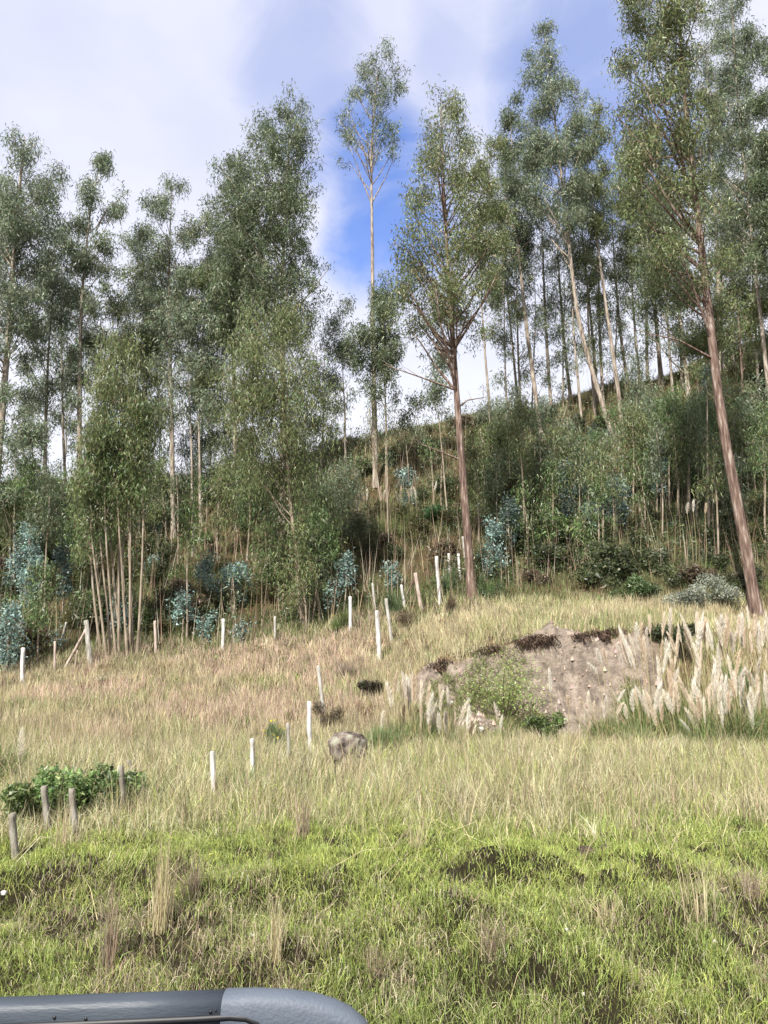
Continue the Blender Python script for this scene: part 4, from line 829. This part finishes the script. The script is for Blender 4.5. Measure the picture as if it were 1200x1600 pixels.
bush('green shrub between pampas clumps right of the bare bank', 1010, 1120, 60, 50, [(5, (.12, .18, .06)), (3, (.18, .24, .09))], (.2, .02), 2200, upright=True)
bush('brown twiggy shrub between boulder and leaning grey post', 512, 1140, 40, 44, B_BROWN, (.12, .012), 2200)
bush('dark bush overhanging the burrow above the pampas', 575, 1092, 38, 30, [(3, (.03, .022, .018)), (3, (.07, .045, .03)), (2, (.1, .13, .04))], (.1, .02), 1800)
bush('bare twiggy pale shrub above the leaning grey post', 545, 1060, 60, 56, B_TWIG, (.16, .008), 1500, upright=True)
bush('brown dead shrub under the fence line', 628, 985, 44, 38, B_BROWN, (.14, .012), 1500)
bush('green broom in front of the pinkish brown post', 615, 962, 34, 44, [(5, (.10, .15, .07)), (3, (.15, .2, .09))], (.3, .012), 1600, upright=True)
bush('green grassy tuft below the short pale posts', 705, 925, 28, 42, [(5, (.12, .17, .08)), (3, (.17, .21, .1))], (.35, .014), 1300, upright=True)
bush('brown tuft left of the reddish trunk foot', 702, 960, 26, 36, B_BROWN, (.2, .014), 1300, upright=True)
bush('green grass bush right of the reddish trunk foot', 765, 935, 34, 40, [(5, (.10, .15, .06)), (3, (.15, .2, .08))], (.3, .014), 1500, upright=True)
bush('leafy green bush below the dry litter bank', 1000, 940, 60, 44, [(5, (.08, .13, .05)), (3, (.13, .18, .07))], (.12, .05), 2400)
bush('silvery grey shrub left part behind the pampas', 1080, 955, 62, 44, B_SILV, (.08, .04), 3000, lobes=12)
bush('silvery grey shrub touching the foot of the red trunk', 1125, 952, 60, 54, B_SILV, (.08, .04), 3000, lobes=12)
bush('dark green bush with whitish stem inside, near the red trunk', 1122, 905, 44, 50, B_DG, (.12, .06), 2000)
bush('yellow flowered scrub on the shady slope, left patch', 852, 850, 36, 34, B_DG, (.12, .04), 1800, flowers=26)
bush('yellow flowered scrub on the shady slope, right patch', 942, 850, 36, 34, B_DG, (.12, .04), 1800, flowers=22)
bush('yellow flowered scrub under the teal juvenile', 942, 800, 26, 34, B_DG, (.12, .04), 1300, flowers=26)
bush('dark broad leaved bush below the slope plumes', 680, 815, 70, 30, [(5, (.045, .10, .04)), (3, (.07, .14, .055))], (.3, .05), 1500)
bush('fresh green bush under the white post at the scrub edge', 232, 985, 50, 44, [(5, (.085, .13, .04)), (3, (.13, .17, .06))], (.14, .03), 2000)
bush('yellow green broom left of the lone white post', 535, 985, 30, 44, [(5, (.15, .2, .07)), (3, (.22, .26, .1))], (.25, .012), 1400, upright=True, flowers=8)
bush('dense dark shrub below the left pampas plumes', 575, 880, 60, 80, B_DG, (.2, .02), 2600)
bush('dark shrub behind the braced corner post', 130, 985, 70, 60, B_DG, (.14, .03), 2500)
bush('small white flowered herb patch in the left field', 160, 1068, 30, 14, [(1, (.7, .68, .5)), (1, (.2, .22, .1))], (.06, .03), 600)
# scrub that covers the slope under the trees
protos = []
for kk in range(12):
    pal = [B_DG, B_OL, B_BROWN, B_DG, G_FRESH, B_OL][kk % 6]
    protos.append(bush_mesh(900, .75, .6, pal, (.2, .035) if kk % 2 else (.15, .06), lobes=7, upright=(kk % 4 == 3)))
KINDS = {0: 'dark green', 1: 'olive', 2: 'rusty brown', 3: 'dark upright', 4: 'fresh green', 5: 'broad leaved olive', 6: 'dark spreading', 7: 'olive upright'}
USED = {}
MARKS = [(270, 740, 'the straight pinkish trunk'), (243, 830, 'the spiky agave'), (45, 900, 'the tall pale blue sapling'), (195, 900, 'the stem thicket'), (366, 910, 'the wide blue green sapling'), (415, 780, 'the bare red earth'),
 (470, 900, 'the drooping leaved sapling'), (497, 860, 'the tall brown stem'), (587, 720, 'the lone tree trunk'), (604, 770, 'the yellowish slope stem'), (730, 800, 'the reddish peeling trunk'), (538, 900, 'the round blue green sapling'),
 (620, 895, 'the sapling over the short post'), (640, 775, 'the distant pampas plumes'), (768, 860, 'the bright blue green sapling'), (965, 780, 'the teal sapling'), (895, 765, 'the dark blue green thicket'), (850, 850, 'the left yellow flowers'),
 (945, 850, 'the right yellow flowers'), (965, 660, 'the pale leaning trunk'), (820, 720, 'the faded pampas plumes'), (1033, 745, 'the pale bluish sapling'), (1085, 840, 'the three thin plumes'), (1150, 780, 'the huge red trunk'), (1165, 880, 'the foot of the red trunk'),
 (1124, 860, 'the whitish bare stem'), (10, 790, 'the left photo edge'), (1195, 800, 'the right photo edge'), (125, 790, 'the second pale trunk'), (700, 700, 'the dead branch'), (1033, 610, 'the slim crest tree'), (1190, 570, 'the right end of the crest'), (680, 820, 'the dark broad leaved bush'), (330, 790, 'the twin short brown stems'), (1000, 930, 'the leafy bush under the litter bank'), (140, 985, 'the corner post')]
def scrub(n, u0, u1, v0f, v1f, s0, s1, label, group, idx, thr=0):
    for i in range(n):
        u = rng.uniform(u0, u1); v = rng.uniform(v0f(u), v1f(u)); P = ray(u, v)
        if not 22 < P.y < 60: continue
        o = link('scrub_bush', protos[idx[i % len(idx)]]); o.location = P; s = rng.uniform(s0, s1); o.scale = (s * rng.uniform(.8, 1.2), s, s * rng.uniform(.7, 1.2)); o.rotation_euler = (0, 0, rng.uniform(0, 6.28))
        best = min(MARKS, key=lambda q: (q[0] - u) ** 2 + (q[1] - v) ** 2); dx, dy = u - best[0], v - best[1]
        rel = ('right of' if dx > 0 else 'left of') if abs(dx) > abs(dy) else ('below' if dy > 0 else 'above')
        lb = '%s %s bush %s %s' % ('big' if s > (s0 + s1) / 2 else 'small', KINDS[idx[i % len(idx)]], rel, best[2])
        if lb in USED: lb = '%s, %s %s' % (lb, 'farther' if dx * dx + dy * dy > USED[lb] else 'nearer', 'out' if dx * dx + dy * dy > USED[lb] else 'in')
        if lb in USED: lb = lb.replace('big ', 'rather big ').replace('small ', 'rather small ')
        for adj in ('ragged', 'rounded', 'leaning'):
            if lb in USED: lb = adj + ' ' + lb.replace('ragged ', '').replace('rounded ', '')
        USED.setdefault(lb, dx * dx + dy * dy)
        tag(o, lb, 'bush', group)
edge = lambda u: float(np.interp(u, [-100, 0, 150, 350, 500, 600, 740, 900, 1000, 1200, 1300], [1065, 1050, 1018, 995, 955, 930, 915, 930, 925, 935, 930]))
crest = lambda u: float(np.interp(u, [-100, 0, 300, 450, 560, 640, 700, 870, 1000, 1200, 1300], [770, 762, 752, 730, 692, 672, 664, 640, 606, 552, 520]))
scrub(46, -40, 250, lambda u: crest(u) + 60, lambda u: edge(u) - 8, .8, 1.5, 'dark or brown scrub bush on the slope left of the stem thicket', 'scrub left of the thicket', (0, 3, 2, 4, 0, 1))
scrub(42, 250, 540, lambda u: crest(u) + 40, lambda u: edge(u) - 8, .7, 1.4, 'dark or rusty scrub bush between the thicket and the lone white post', 'scrub left of centre', (2, 0, 5, 0, 2, 4))
scrub(38, 540, 740, lambda u: crest(u) + 10, lambda u: edge(u) - 20, .5, 1.1, 'olive or brown low bush on the open slope between lone tree and reddish trunk', 'scrub on the open slope', (1, 5, 2, 7, 0))
scrub(64, 750, 1010, lambda u: crest(u) + 8, lambda u: edge(u) - 8, .8, 1.6, 'dark green shady scrub bush between the two red brown trunks', 'scrub of the shady slope', (0, 0, 3, 4, 6, 0, 1))
scrub(52, 1010, 1250, lambda u: crest(u) + 8, lambda u: edge(u) - 60, .7, 1.5, 'green or olive scrub bush around the huge red trunk', 'scrub round the huge red trunk', (0, 5, 1, 4, 3, 0))
scrub(34, 745, 1180, lambda u: edge(u) - 60, lambda u: edge(u) - 4, .5, 1.0, '', 'scrub of the shady slope', (0, 2, 3, 6, 2, 0))
scrub(44, -60, 1260, lambda u: crest(u) - 4, lambda u: crest(u) + 12, .3, .8, 'little bush on the skyline of the hill', 'little bushes on the skyline', (1, 5, 7, 2, 0))
# agave
P = ray(243, 838); ag = empty('agave', P); tag(ag, 'dark spiky agave rosette on the slope right of the thicket', 'agave')
def agave_leaf(seed):
    V = []; F = []; n = 5
    for k in range(n + 1):
        t = k / n; w = .075 * (1 - t) ** .6 * (1.0 if t > .05 else .7); z = .85 * t; y = .16 * t * t
        V += [(-w, y, z), (0, y + .03 * (1 - t), z), (w, y, z)]
    for k in range(n):
        a = 3 * k; F += [(a, a + 1, a + 4), (a, a + 4, a + 3), (a + 1, a + 2, a + 5), (a + 1, a + 5, a + 4)]
    return mesh_np('leaf', V, F, [(.075, .105, .075)] * len(F))
al = agave_leaf(0); al.materials.append(M_LEAF)
for k in range(34):
    o = bpy.data.objects.new('leaf', al); COL.objects.link(o); o.parent = ag; az = k * 2.4; el = .15 + 1.25 * (k / 34)
    o.location = (0, 0, .15); o.rotation_euler = (Matrix.Rotation(az, 4, 'Z') @ Matrix.Rotation(-el, 4, 'X')).to_euler(); s = rng.uniform(.95, 1.35); o.scale = (s, s, s)

# ------------------------------------------------------------------ rocks
def rock_mesh(rx, ry, rz, seed, sub=4):
    import bmesh
    bm = bmesh.new(); bmesh.ops.create_icosphere(bm, subdivisions=sub, radius=1.0)
    V = np.array([v.co[:] for v in bm.verts]); F = np.array([[v.index for v in f.verts] for f in bm.faces]); bm.free()
    r = 1 + .42 * (noise2(V[:, 0] + V[:, 2] * 1.3 + seed, V[:, 1] - V[:, 2] * .7 + 3, .8, 4) - .5) + .25 * (noise2(V[:, 0] * 2 - V[:, 2] * 3 + seed, V[:, 1] * 2 + 9, .5, 3) - .5)
    V = np.sign(V) * np.abs(V) ** .62 * r[:, None]
    return mesh_np('boulder', V * [rx, ry, rz], F)
P = ray(545, 1205); m = P.y / FPX
o = link('boulder', rock_mesh(27 * m, 24 * m, 25 * m, 3), M_ROCK); o.location = Vector(at(544, 1171, P.y - .1)); tag(o, 'round lichened boulder beside the tallest white post', 'boulder')
o = link('boulder', rock_mesh(17 * m, 18 * m, 15 * m, 8), ramp_material('pale_stone', [(.3, (.22, .18, .15)), (.5, (.42, .36, .32)), (.7, (.52, .47, .43))], nscale=6, bump=.6)); o.location = Vector(at(553, 1197, P.y - .12)); tag(o, 'smaller pale stone under the round boulder', 'stone')
for (u, v, s, lab) in ((730, 1153, 5, 'pale small stone low on the bare bank'), (705, 1100, 3.5, 'pale pebble at the left of the bare bank'), (395, 1466, 4, 'pale grey pebble in the bank grass'), (6, 1399, 4, 'tiny white stone at the left edge of the bank'), (1036, 862, 5, 'pale stone on the dry litter bank'), (752, 1142, 4, 'small stone right of the pale one on the bare bank')):
    P = ray(u, v); m = P.y / FPX; o = link('stone', rock_mesh(s * m, s * m, s * m * .8, int(u)), ramp_material('stone_' + str(int(u)), [(.3, (.34, .31, .29)), (.6, (.6, .58, .55))], nscale=9, bump=.3)); o.location = P + Vector((0, 0, s * m * .4)); tag(o, lab, 'stone')
# rubble on the bare face
b = Bag(); n = 9000; X = rng.uniform(.6, 8.5, n); Y = rng.uniform(16.8, 20.9, n); k = cutmask(X, Y) * (1.25 - .9 * sm(17.5, 20, Y)) > rng.random(n) * .8 + .15; X, Y = X[k], Y[k]
s = .010 + .075 * rng.random(len(X)) ** 5; Z = H(X, Y)
tet = np.array([[1, 0, -.5], [-.5, .9, -.5], [-.5, -.9, -.5], [0, 0, .9]])
V = (np.stack([X, Y, Z], 1)[:, None] + tet[None] * s[:, None, None] * rng.uniform(.6, 1.4, (len(X), 4, 3))).reshape(-1, 3)
F = (np.arange(len(X)) * 4)[:, None, None] + np.array([[0, 1, 3], [1, 2, 3], [2, 0, 3]])[None]
b.add(V, F.reshape(-1, 3), np.repeat(pick(len(X), [(3, (.36, .29, .235)), (3, (.20, .155, .125)), (.3, (.36, .31, .26))], .1), 3, 0)); tag(flat('rubble', b, M_ROCK and leaf_material('earth_rubble', 0, .95, .1), None), 'loose rubble and clods on the bare bank', 'rubble', kind='stuff')

b = Bag(); n = 900; X = rng.uniform(.5, 8.6, n * 6); Y = rng.uniform(16.8, 20.4, n * 6); w_ = noise2(X, Y, 1.1, 3, 91) + .18 * sm(18.6, 17.0, Y)
k = (cutmask(X, Y) > .3) & (w_ > .54); X, Y = X[k][:n], Y[k][:n]; i = np.repeat(np.arange(len(X)), 16); m = len(i)
px_ = X[i] + rng.normal(0, .09, m); py_ = Y[i] + rng.normal(0, .09, m); P = np.stack([px_, py_, H(px_, py_)], 1)
D = unit(rng.normal(size=(m, 3)) * [.7, .7, .3] + [0, 0, .8]); leaves(b, P, D, rng.uniform(.07, .24, m), np.full(m, .022), pick(m, [(4, (.17, .21, .07)), (2, (.25, .29, .11)), (3, (.36, .30, .19)), (1, (.1, .08, .05))], .2))
tag(flat('face_weeds', b, M_GRASS, None), 'sparse weeds and grass creeping over the bare bank', 'weeds', kind='stuff')

# earth clods and little white flowers on the near bank
M_CLOD = ramp_material('dark_clod', [(.3, (.025, .018, .014)), (.6, (.075, .055, .042))], nscale=8, bump=.8)
for (u, v, sx, lab) in ((915, 1336, 13, 'dark earth clod on the lime green verge, larger left one'), (946, 1330, 8, 'dark earth clod on the lime green verge, smaller right one')):
    P = ray(u, v); m = P.y / FPX; o = link('soil_clod', rock_mesh(sx * m, sx * m, sx * m * .55, int(u)), M_CLOD); o.location = P + Vector((0, 0, .02)); tag(o, lab, 'clod')
for (u, v, lab) in ((885, 1474, 'small white flower in the middle right of the near bank'), (911, 1582, 'small white flower close to the bottom edge'), (1117, 1491, 'small white flower on the right of the near bank'), (926, 1312, 'tiny white flower on the lime green verge'), (238, 1294, 'tiny pale flower right of the green bramble')):
    P = ray(u, v + 8); fl = empty('white_flower', P); tag(fl, lab, 'flower'); h = .10
    b = Bag(); tube(b, [(0, 0, -.02), (.004, 0, h * .6), (.008, -.004, h)], [.0018, .0015, .0012], 4, (.2, .3, .1)); flat('stem', b, M_GRASS, fl)
    b = Bag(); n = 46; D = unit(rng.normal(size=(n, 3)) + [0, 0, .4]); leaves(b, np.tile([.008, -.004, h], (n, 1)), D, np.full(n, .013), np.full(n, .006), pick(n, [(4, (.82, .82, .76)), (1, (.6, .55, .3))], .05)); flat('flower_head', b, M_PLUME, fl)
# tall dry bunches standing on the near bank (foot u, v, height px, half width px)
for (u, v, hp, wp, n, pal, lab) in ((250, 1450, 150, 22, 170, 0, 'tallest straw coloured grass bunch on the near bank, left of centre'), (168, 1520, 150, 16, 70, 1, 'thin dark brown dead weed standing left of the straw bunch'), (430, 1500, 105, 16, 90, 0, 'straw bunch right of the pale pebble'), (300, 1400, 80, 20, 90, 1, 'low brown grass bunch behind the tallest straw bunch'),
    (590, 1530, 60, 24, 80, 1, 'brown dead bunch near the middle of the bank foot'), (770, 1490, 70, 30, 110, 1, 'wide brown dead bunch at centre right of the bank'), (1085, 1440, 120, 44, 60, 0, 'loose pale stems crossing on the right of the bank'), (950, 1450, 60, 34, 100, 0, 'pale flattened bunch on the bank below the dark clods'), (95, 1330, 95, 16, 60, 0, 'straw bunch in front of the green bramble'), (1170, 1400, 60, 26, 110, 1, 'brown bunch at the right edge of the verge'), (650, 1330, 70, 20, 70, 0, 'pale seed grass bunch at the middle of the verge'), (470, 1310, 90, 18, 80, 1, 'brown seed grass bunch at the left of the verge middle')):
    P = ray(u, v); m = P.y / FPX; h = hp * m; ang = rng.uniform(0, 2 * pi, n); t = np.abs(rng.normal(0, wp / hp * .8, n)); b = Bag()
    PP = np.stack([rng.normal(0, wp * m * .3, n), rng.normal(0, wp * m * .3, n), np.full(n, -.03)], 1); D = unit(np.stack([np.cos(ang) * t, np.sin(ang) * t, np.ones(n)], 1))
    blades(b, PP, D, h * rng.uniform(.35, 1.05, n), rng.uniform(.003, .0055, n), pick(n, [(4, (.58, .50, .32)), (2, (.42, .35, .22)), (1, (.3, .32, .13))] if pal == 0 else [(4, (.30, .23, .17)), (3, (.42, .34, .25)), (1, (.16, .12, .09))], .15), rng.uniform(.1, .8, n))
    o = flat('dry_grass_bunch', b, M_GRASS, None); o.location = P; tag(o, lab, 'grass bunch')

# ------------------------------------------------------------------ turf lip with hanging roots above the bare face
b = Bag(); LIP = [(632, 1052), (655, 1046), (680, 1038), (705, 1028), (720, 1020), (745, 1014), (775, 1010), (800, 1004), (830, 998), (865, 995), (900, 992), (940, 988), (980, 985), (1020, 983), (1060, 980), (1085, 985)]
us = np.array([q[0] for q in LIP]); vs_ = np.array([q[1] for q in LIP])
for k in range(330):
    u = rng.uniform(632, 1085); v = np.interp(u, us, vs_) + rng.normal(0, 1.5) + abs(rng.normal(0, 5)) * (noise2(u, 9, 30, 2, 5) > .5)
    dens = noise2(u, 0, 38, 2, 3)
    if dens < .44 and u < 1000: continue
    P = np.array(ray(u, v)); n = 26
    PP = P + rng.normal(0, .08, (n, 3)) * [1, .6, .35] + [0, -.06, .02]; D = unit(rng.normal(size=(n, 3)) * [.8, .6, .4] + [0, -.35, -.9])
    blades(b, PP, D, rng.uniform(.05, .20, n) * (1.6 if dens > .6 else .7), rng.uniform(.008, .03, n), pick(n, [(4, (.035, .024, .018)), (3, (.08, .055, .04)), (2, (.17, .12, .085))], .2), rng.uniform(.2, 1.2, n))
tag(flat('turf_roots', b, leaf_material('turf_root', .1, .9, .1), None), 'dark turf lip and dangling roots above the bare bank', 'turf roots', kind='stuff')

# ------------------------------------------------------------------ grass, laid out as tufts
def scatter(n, Y0, Y1, margin=1.12):
    """positions spread evenly over the picture rather than over the ground"""
    Y = Y0 * (Y1 / Y0) ** rng.random(n); a = rng.uniform(-.56, .56, n) * margin; return a * Y, Y
def grass(name, label, X, Y, per, L0, wd, pal, spread, droop, down=0.0, simple=False, tuft_r=.05):
    n = len(X); i = np.repeat(np.arange(n), per); m = len(i)
    ang = rng.uniform(0, 2 * pi, m); rr = tuft_r[i] if hasattr(tuft_r, '__len__') else tuft_r
    px_ = X[i] + rng.normal(0, 1, m) * rr; py_ = Y[i] + rng.normal(0, 1, m) * rr
    P = np.stack([px_, py_, H(px_, py_) - .01], 1); t = np.abs(rng.normal(0, spread, m)); lean = rng.normal(0, .18, (n, 2))[i]
    D = unit(np.stack([np.cos(ang) * t + lean[:, 0], np.sin(ang) * t + lean[:, 1] - down, np.ones(m) * (1 - .4 * down)], 1))
    hs = np.clip(1 + .25 * rng.normal(size=n), .5, 1.7)[i]
    C = pal(px_, py_, i, n, m); Ls = L0(px_, py_) * hs * rng.uniform(.55, 1.2, m) if callable(L0) else L0 * hs * rng.uniform(.55, 1.2, m)
    w = wd * np.maximum(py_ / 7.0, .7) * rng.uniform(.7, 1.3, m); b = Bag()
    if simple: leaves(b, P, D, Ls, w, C)
    else: blades(b, P, D, Ls, w, C, droop * rng.uniform(.3, 1.7, m))
    return tag(flat(name, b, M_GRASS, None), label, 'grass', kind='stuff')
A = lambda *c_: np.array(c_)
def mixpal(masks_cols, base, jit=.2):
    def f(x, y, i, n, m):
        C = np.tile(A(*base), (m, 1))
        for fn, col in masks_cols:
            k = fn(x, y); k = (rng.random(m) < k)[:, None]; C = np.where(k, A(*col), C)
        tj = (1 + .16 * rng.normal(size=n))[i][:, None]
        return np.clip(C * tj * (1 + jit * rng.normal(size=(m, 1))) * (1 + .05 * rng.normal(size=(m, 3))), .01, .8)
    return f
LIME = (.40, .46, .13); GREEN = (.28, .345, .10); STRAW = (.62, .55, .36); OLIVE = (.34, .35, .16); DEAD = (.40, .33, .23); PINK = (.52, .39, .31)
bankn = lambda x, y: noise2(x, y, .5, 3, 12)
# road bank and its mown top
X, Y = scatter(9600, 4.25, 9.5)
hollow = (noise2(X, Y, .2, 2, 21) > .69) & (Y < 6.4) & (rng.random(len(X)) < .75); X, Y = X[~hollow], Y[~hollow]
grass('bank_grass', 'lime and olive grass on the near road bank', X, Y, 19, lambda x, y: np.interp(y, [4, 5.5, 6.6, 9, 11], [.125, .115, .095, .12, .2]), .0050,
  mixpal([(lambda x, y: .45 * sm(.35, .65, bankn(x, y)), LIME), (lambda x, y: .07 * sm(6.2, 5.6, y) + .06, STRAW), (lambda x, y: .45 * sm(.55, .75, noise2(x, y, .7, 2, 30)) * sm(6.6, 5.8, y), DEAD), (lambda x, y: .5 * sm(5.3, 6.0, y) * sm(8.5, 7.0, y), LIME)], GREEN), .55, 1.1, down=.12)
X, Y = scatter(1100, 4.3, 6.0); k = noise2(X, Y, .3, 2, 44) > .62; X, Y = X[k], Y[k]
grass('dead_bank_grass', 'matted dead grass hanging down the near road bank', X, Y, 16, .15, .0055, mixpal([(lambda x, y: .4 + 0 * x, STRAW)], DEAD), .5, 1.6, down=.6)
X, Y = scatter(330, 4.3, 9.0)
grass('bank_stems', 'long pale loose stems lying over the near bank', X, Y, 3, .42, .0045, mixpal([], (.52, .45, .27)), .9, .8, tuft_r=.08)
# tall dry grass band
X, Y = scatter(5200, 6.8, 16.5); k = rng.random(len(X)) < .12 + .88 * sm(6.9, 8.6, Y + 1.3 * sm(330, 60, X / Y * FPX + 600) + 1.2 * (noise2(X, Y, 1.2, 2, 8) - .5)); X, Y = X[k], Y[k]
grass('tall_dry_grass', 'tall straw coloured grass between bank and fence', X, Y, 17, lambda x, y: np.interp(y, [6.8, 8.5, 12.5, 16], [.18, .33, .40, .36]), .0052,
  mixpal([(lambda x, y: .40 + .25 * sm(.4, .6, noise2(x, y, 1.3, 2, 17)), STRAW), (lambda x, y: .25 * sm(.45, .7, noise2(x, y, .9, 2, 27)), LIME), (lambda x, y: .12 + 0 * x, (.33, .25, .17))], OLIVE), .26, .6, tuft_r=.07)
X, Y = scatter(420, 7.2, 14)
grass('seed_stalks', 'taller brown seed stalks rising from the dry grass', X, Y, 6, .62, .0045, mixpal([(lambda x, y: .5 + 0 * x, (.24, .19, .13))], (.46, .38, .25)), .16, .3, tuft_r=.07)
# field and the shelf above the cut
X, Y = scatter(15500, 15.2, 30); c_ = cutmask(X, Y); lim = np.interp(X / Y * FPX + 600, [-100, 350, 500, 600, 740, 900, 1200], [27, 29, 28.5, 29, 28.3, 26.4, 24.6]) + 1.6 * (noise2(X, Y, 1.0, 2, 33) - .5)
k = (c_ < .3) & (Y < lim) & ~((noise2(X, Y, .8, 2, 77) > .66) & (rng.random(len(X)) < .6)); X, Y = X[k], Y[k]
uu = lambda x, y: x / y * FPX + 600
leftm = lambda x, y: sm(640, 540, uu(x, y))
grass('field_grass', 'pinkish straw meadow grass of the sloping field', X, Y, 15, .34, .0075,
  mixpal([(lambda x, y: leftm(x, y) * .72 * sm(.38, .56, noise2(x, y, 2.4, 3, 51)), PINK), (lambda x, y: .6 * (1 - .3 * leftm(x, y)) * sm(.45, .62, noise2(x, y, 1.7, 3, 61)), (.25, .29, .11)), (lambda x, y: .35 * sm(.55, .68, noise2(x, y, 1.1, 3, 161)), (.24, .19, .13)), (lambda x, y: .25 + .15 * (1 - leftm(x, y)) * sm(20, 21, y), (.54, .48, .29)), (lambda x, y: .45 * sm(25, 28.5, y), (.13, .15, .06))], (.46, .40, .26)), .3, .6, tuft_r=.10, simple=True)
# weeds and darker herbs scattered through meadow and verge
X, Y = scatter(900, 9, 27); k = (noise2(X, Y, 1.5, 3, 121) > .54) & (cutmask(X, Y) < .1); X, Y = X[k], Y[k]
grass('meadow_weeds', 'broader green and brown weeds scattered through the meadow', X, Y, 22, lambda x, y: .26 + 0 * x, .014, mixpal([(lambda x, y: .35 + 0 * x, (.15, .12, .08)), (lambda x, y: .3 + 0 * x, (.24, .33, .10))], (.13, .18, .06)), .7, .5, tuft_r=.12, simple=True)
# ground cover under the trees
X, Y = scatter(17000, 25, 53, 1.15)
k = Y > np.interp(X / Y * FPX + 600, [-100, 350, 500, 600, 740, 900, 1200], [26.5, 28.5, 28, 28.5, 28, 26, 24.4]); X, Y = X[k], Y[k]
grass('slope_ground_cover', 'rough olive and brown herb cover on the hillside', X, Y, 12, .36, .0066,
  mixpal([(lambda x, y: .7 * sm(.38, .58, noise2(x, y, 3.0, 3, 71)), (.115, .155, .055)), (lambda x, y: .45 * sm(.52, .68, noise2(x, y, 2.4, 3, 81)), (.23, .145, .09)), (lambda x, y: .35 * sm(35, 46, y), (.35, .30, .16)), (lambda x, y: .2 + 0 * x, (.22, .27, .11))], (.17, .155, .08)), .5, .9, tuft_r=.22, simple=True)
# leafy undergrowth woven through the slope
X, Y = scatter(5200, 28.5, 50, 1.15); k = noise2(X, Y, 3.4, 3, 101) + .12 * sm(0, 6, X) > .50; X, Y = X[k], Y[k]; b = Bag(); i = np.repeat(np.arange(len(X)), 26); m = len(i)
hgt = (.35 + 1.0 * rng.random(len(X)) ** 2)[i]; px_ = X[i] + rng.normal(0, .22, m); py_ = Y[i] + rng.normal(0, .22, m)
P = np.stack([px_, py_, H(px_, py_) + hgt * rng.random(m)], 1); D = unit(rng.normal(size=(m, 3)) + [0, 0, .25])
tn = (1 + .28 * rng.normal(size=len(X)))[i].clip(.5, 1.7)[:, None]
leaves(b, P, D, rng.uniform(.10, .24, m), rng.uniform(.03, .07, m), pick(m, [(4, (.10, .145, .055)), (3, (.15, .19, .07)), (2, (.055, .075, .035)), (1.5, (.18, .14, .08)), (1, (.16, .22, .17))], .2) * tn)
tag(flat('undergrowth', b, M_LEAF, None), 'mixed leafy undergrowth woven through the wooded slope', 'undergrowth', kind='stuff')
# dead twigs and bare stems standing in the scrub
b = Bag(); X, Y = scatter(2600, 27.5, 48, 1.15); z0 = H(X, Y)
for x, y, z in zip(X, Y, z0):
    h = rng.uniform(.7, 2.6); l = rng.normal(0, .12, 2) * h; w = rng.uniform(.010, .02)
    b.add([(x - w, y, z), (x + w, y, z), (x + l[0], y + l[1], z + h)], np.array([(0, 1, 2)]), pick(1, [(3, (.36, .28, .19)), (2, (.24, .17, .12)), (1, (.48, .43, .34))], .15))
tag(flat('dead_stems', b, M_GRASS, None), 'thin dead stems and twigs standing in the slope scrub', 'dead stems', kind='stuff')
tris = sum((len(o.data.loops) - 2 * len(o.data.polygons)) for o in bpy.data.objects if o.type == 'MESH')
print('objects', len(bpy.data.objects), 'tris', tris)
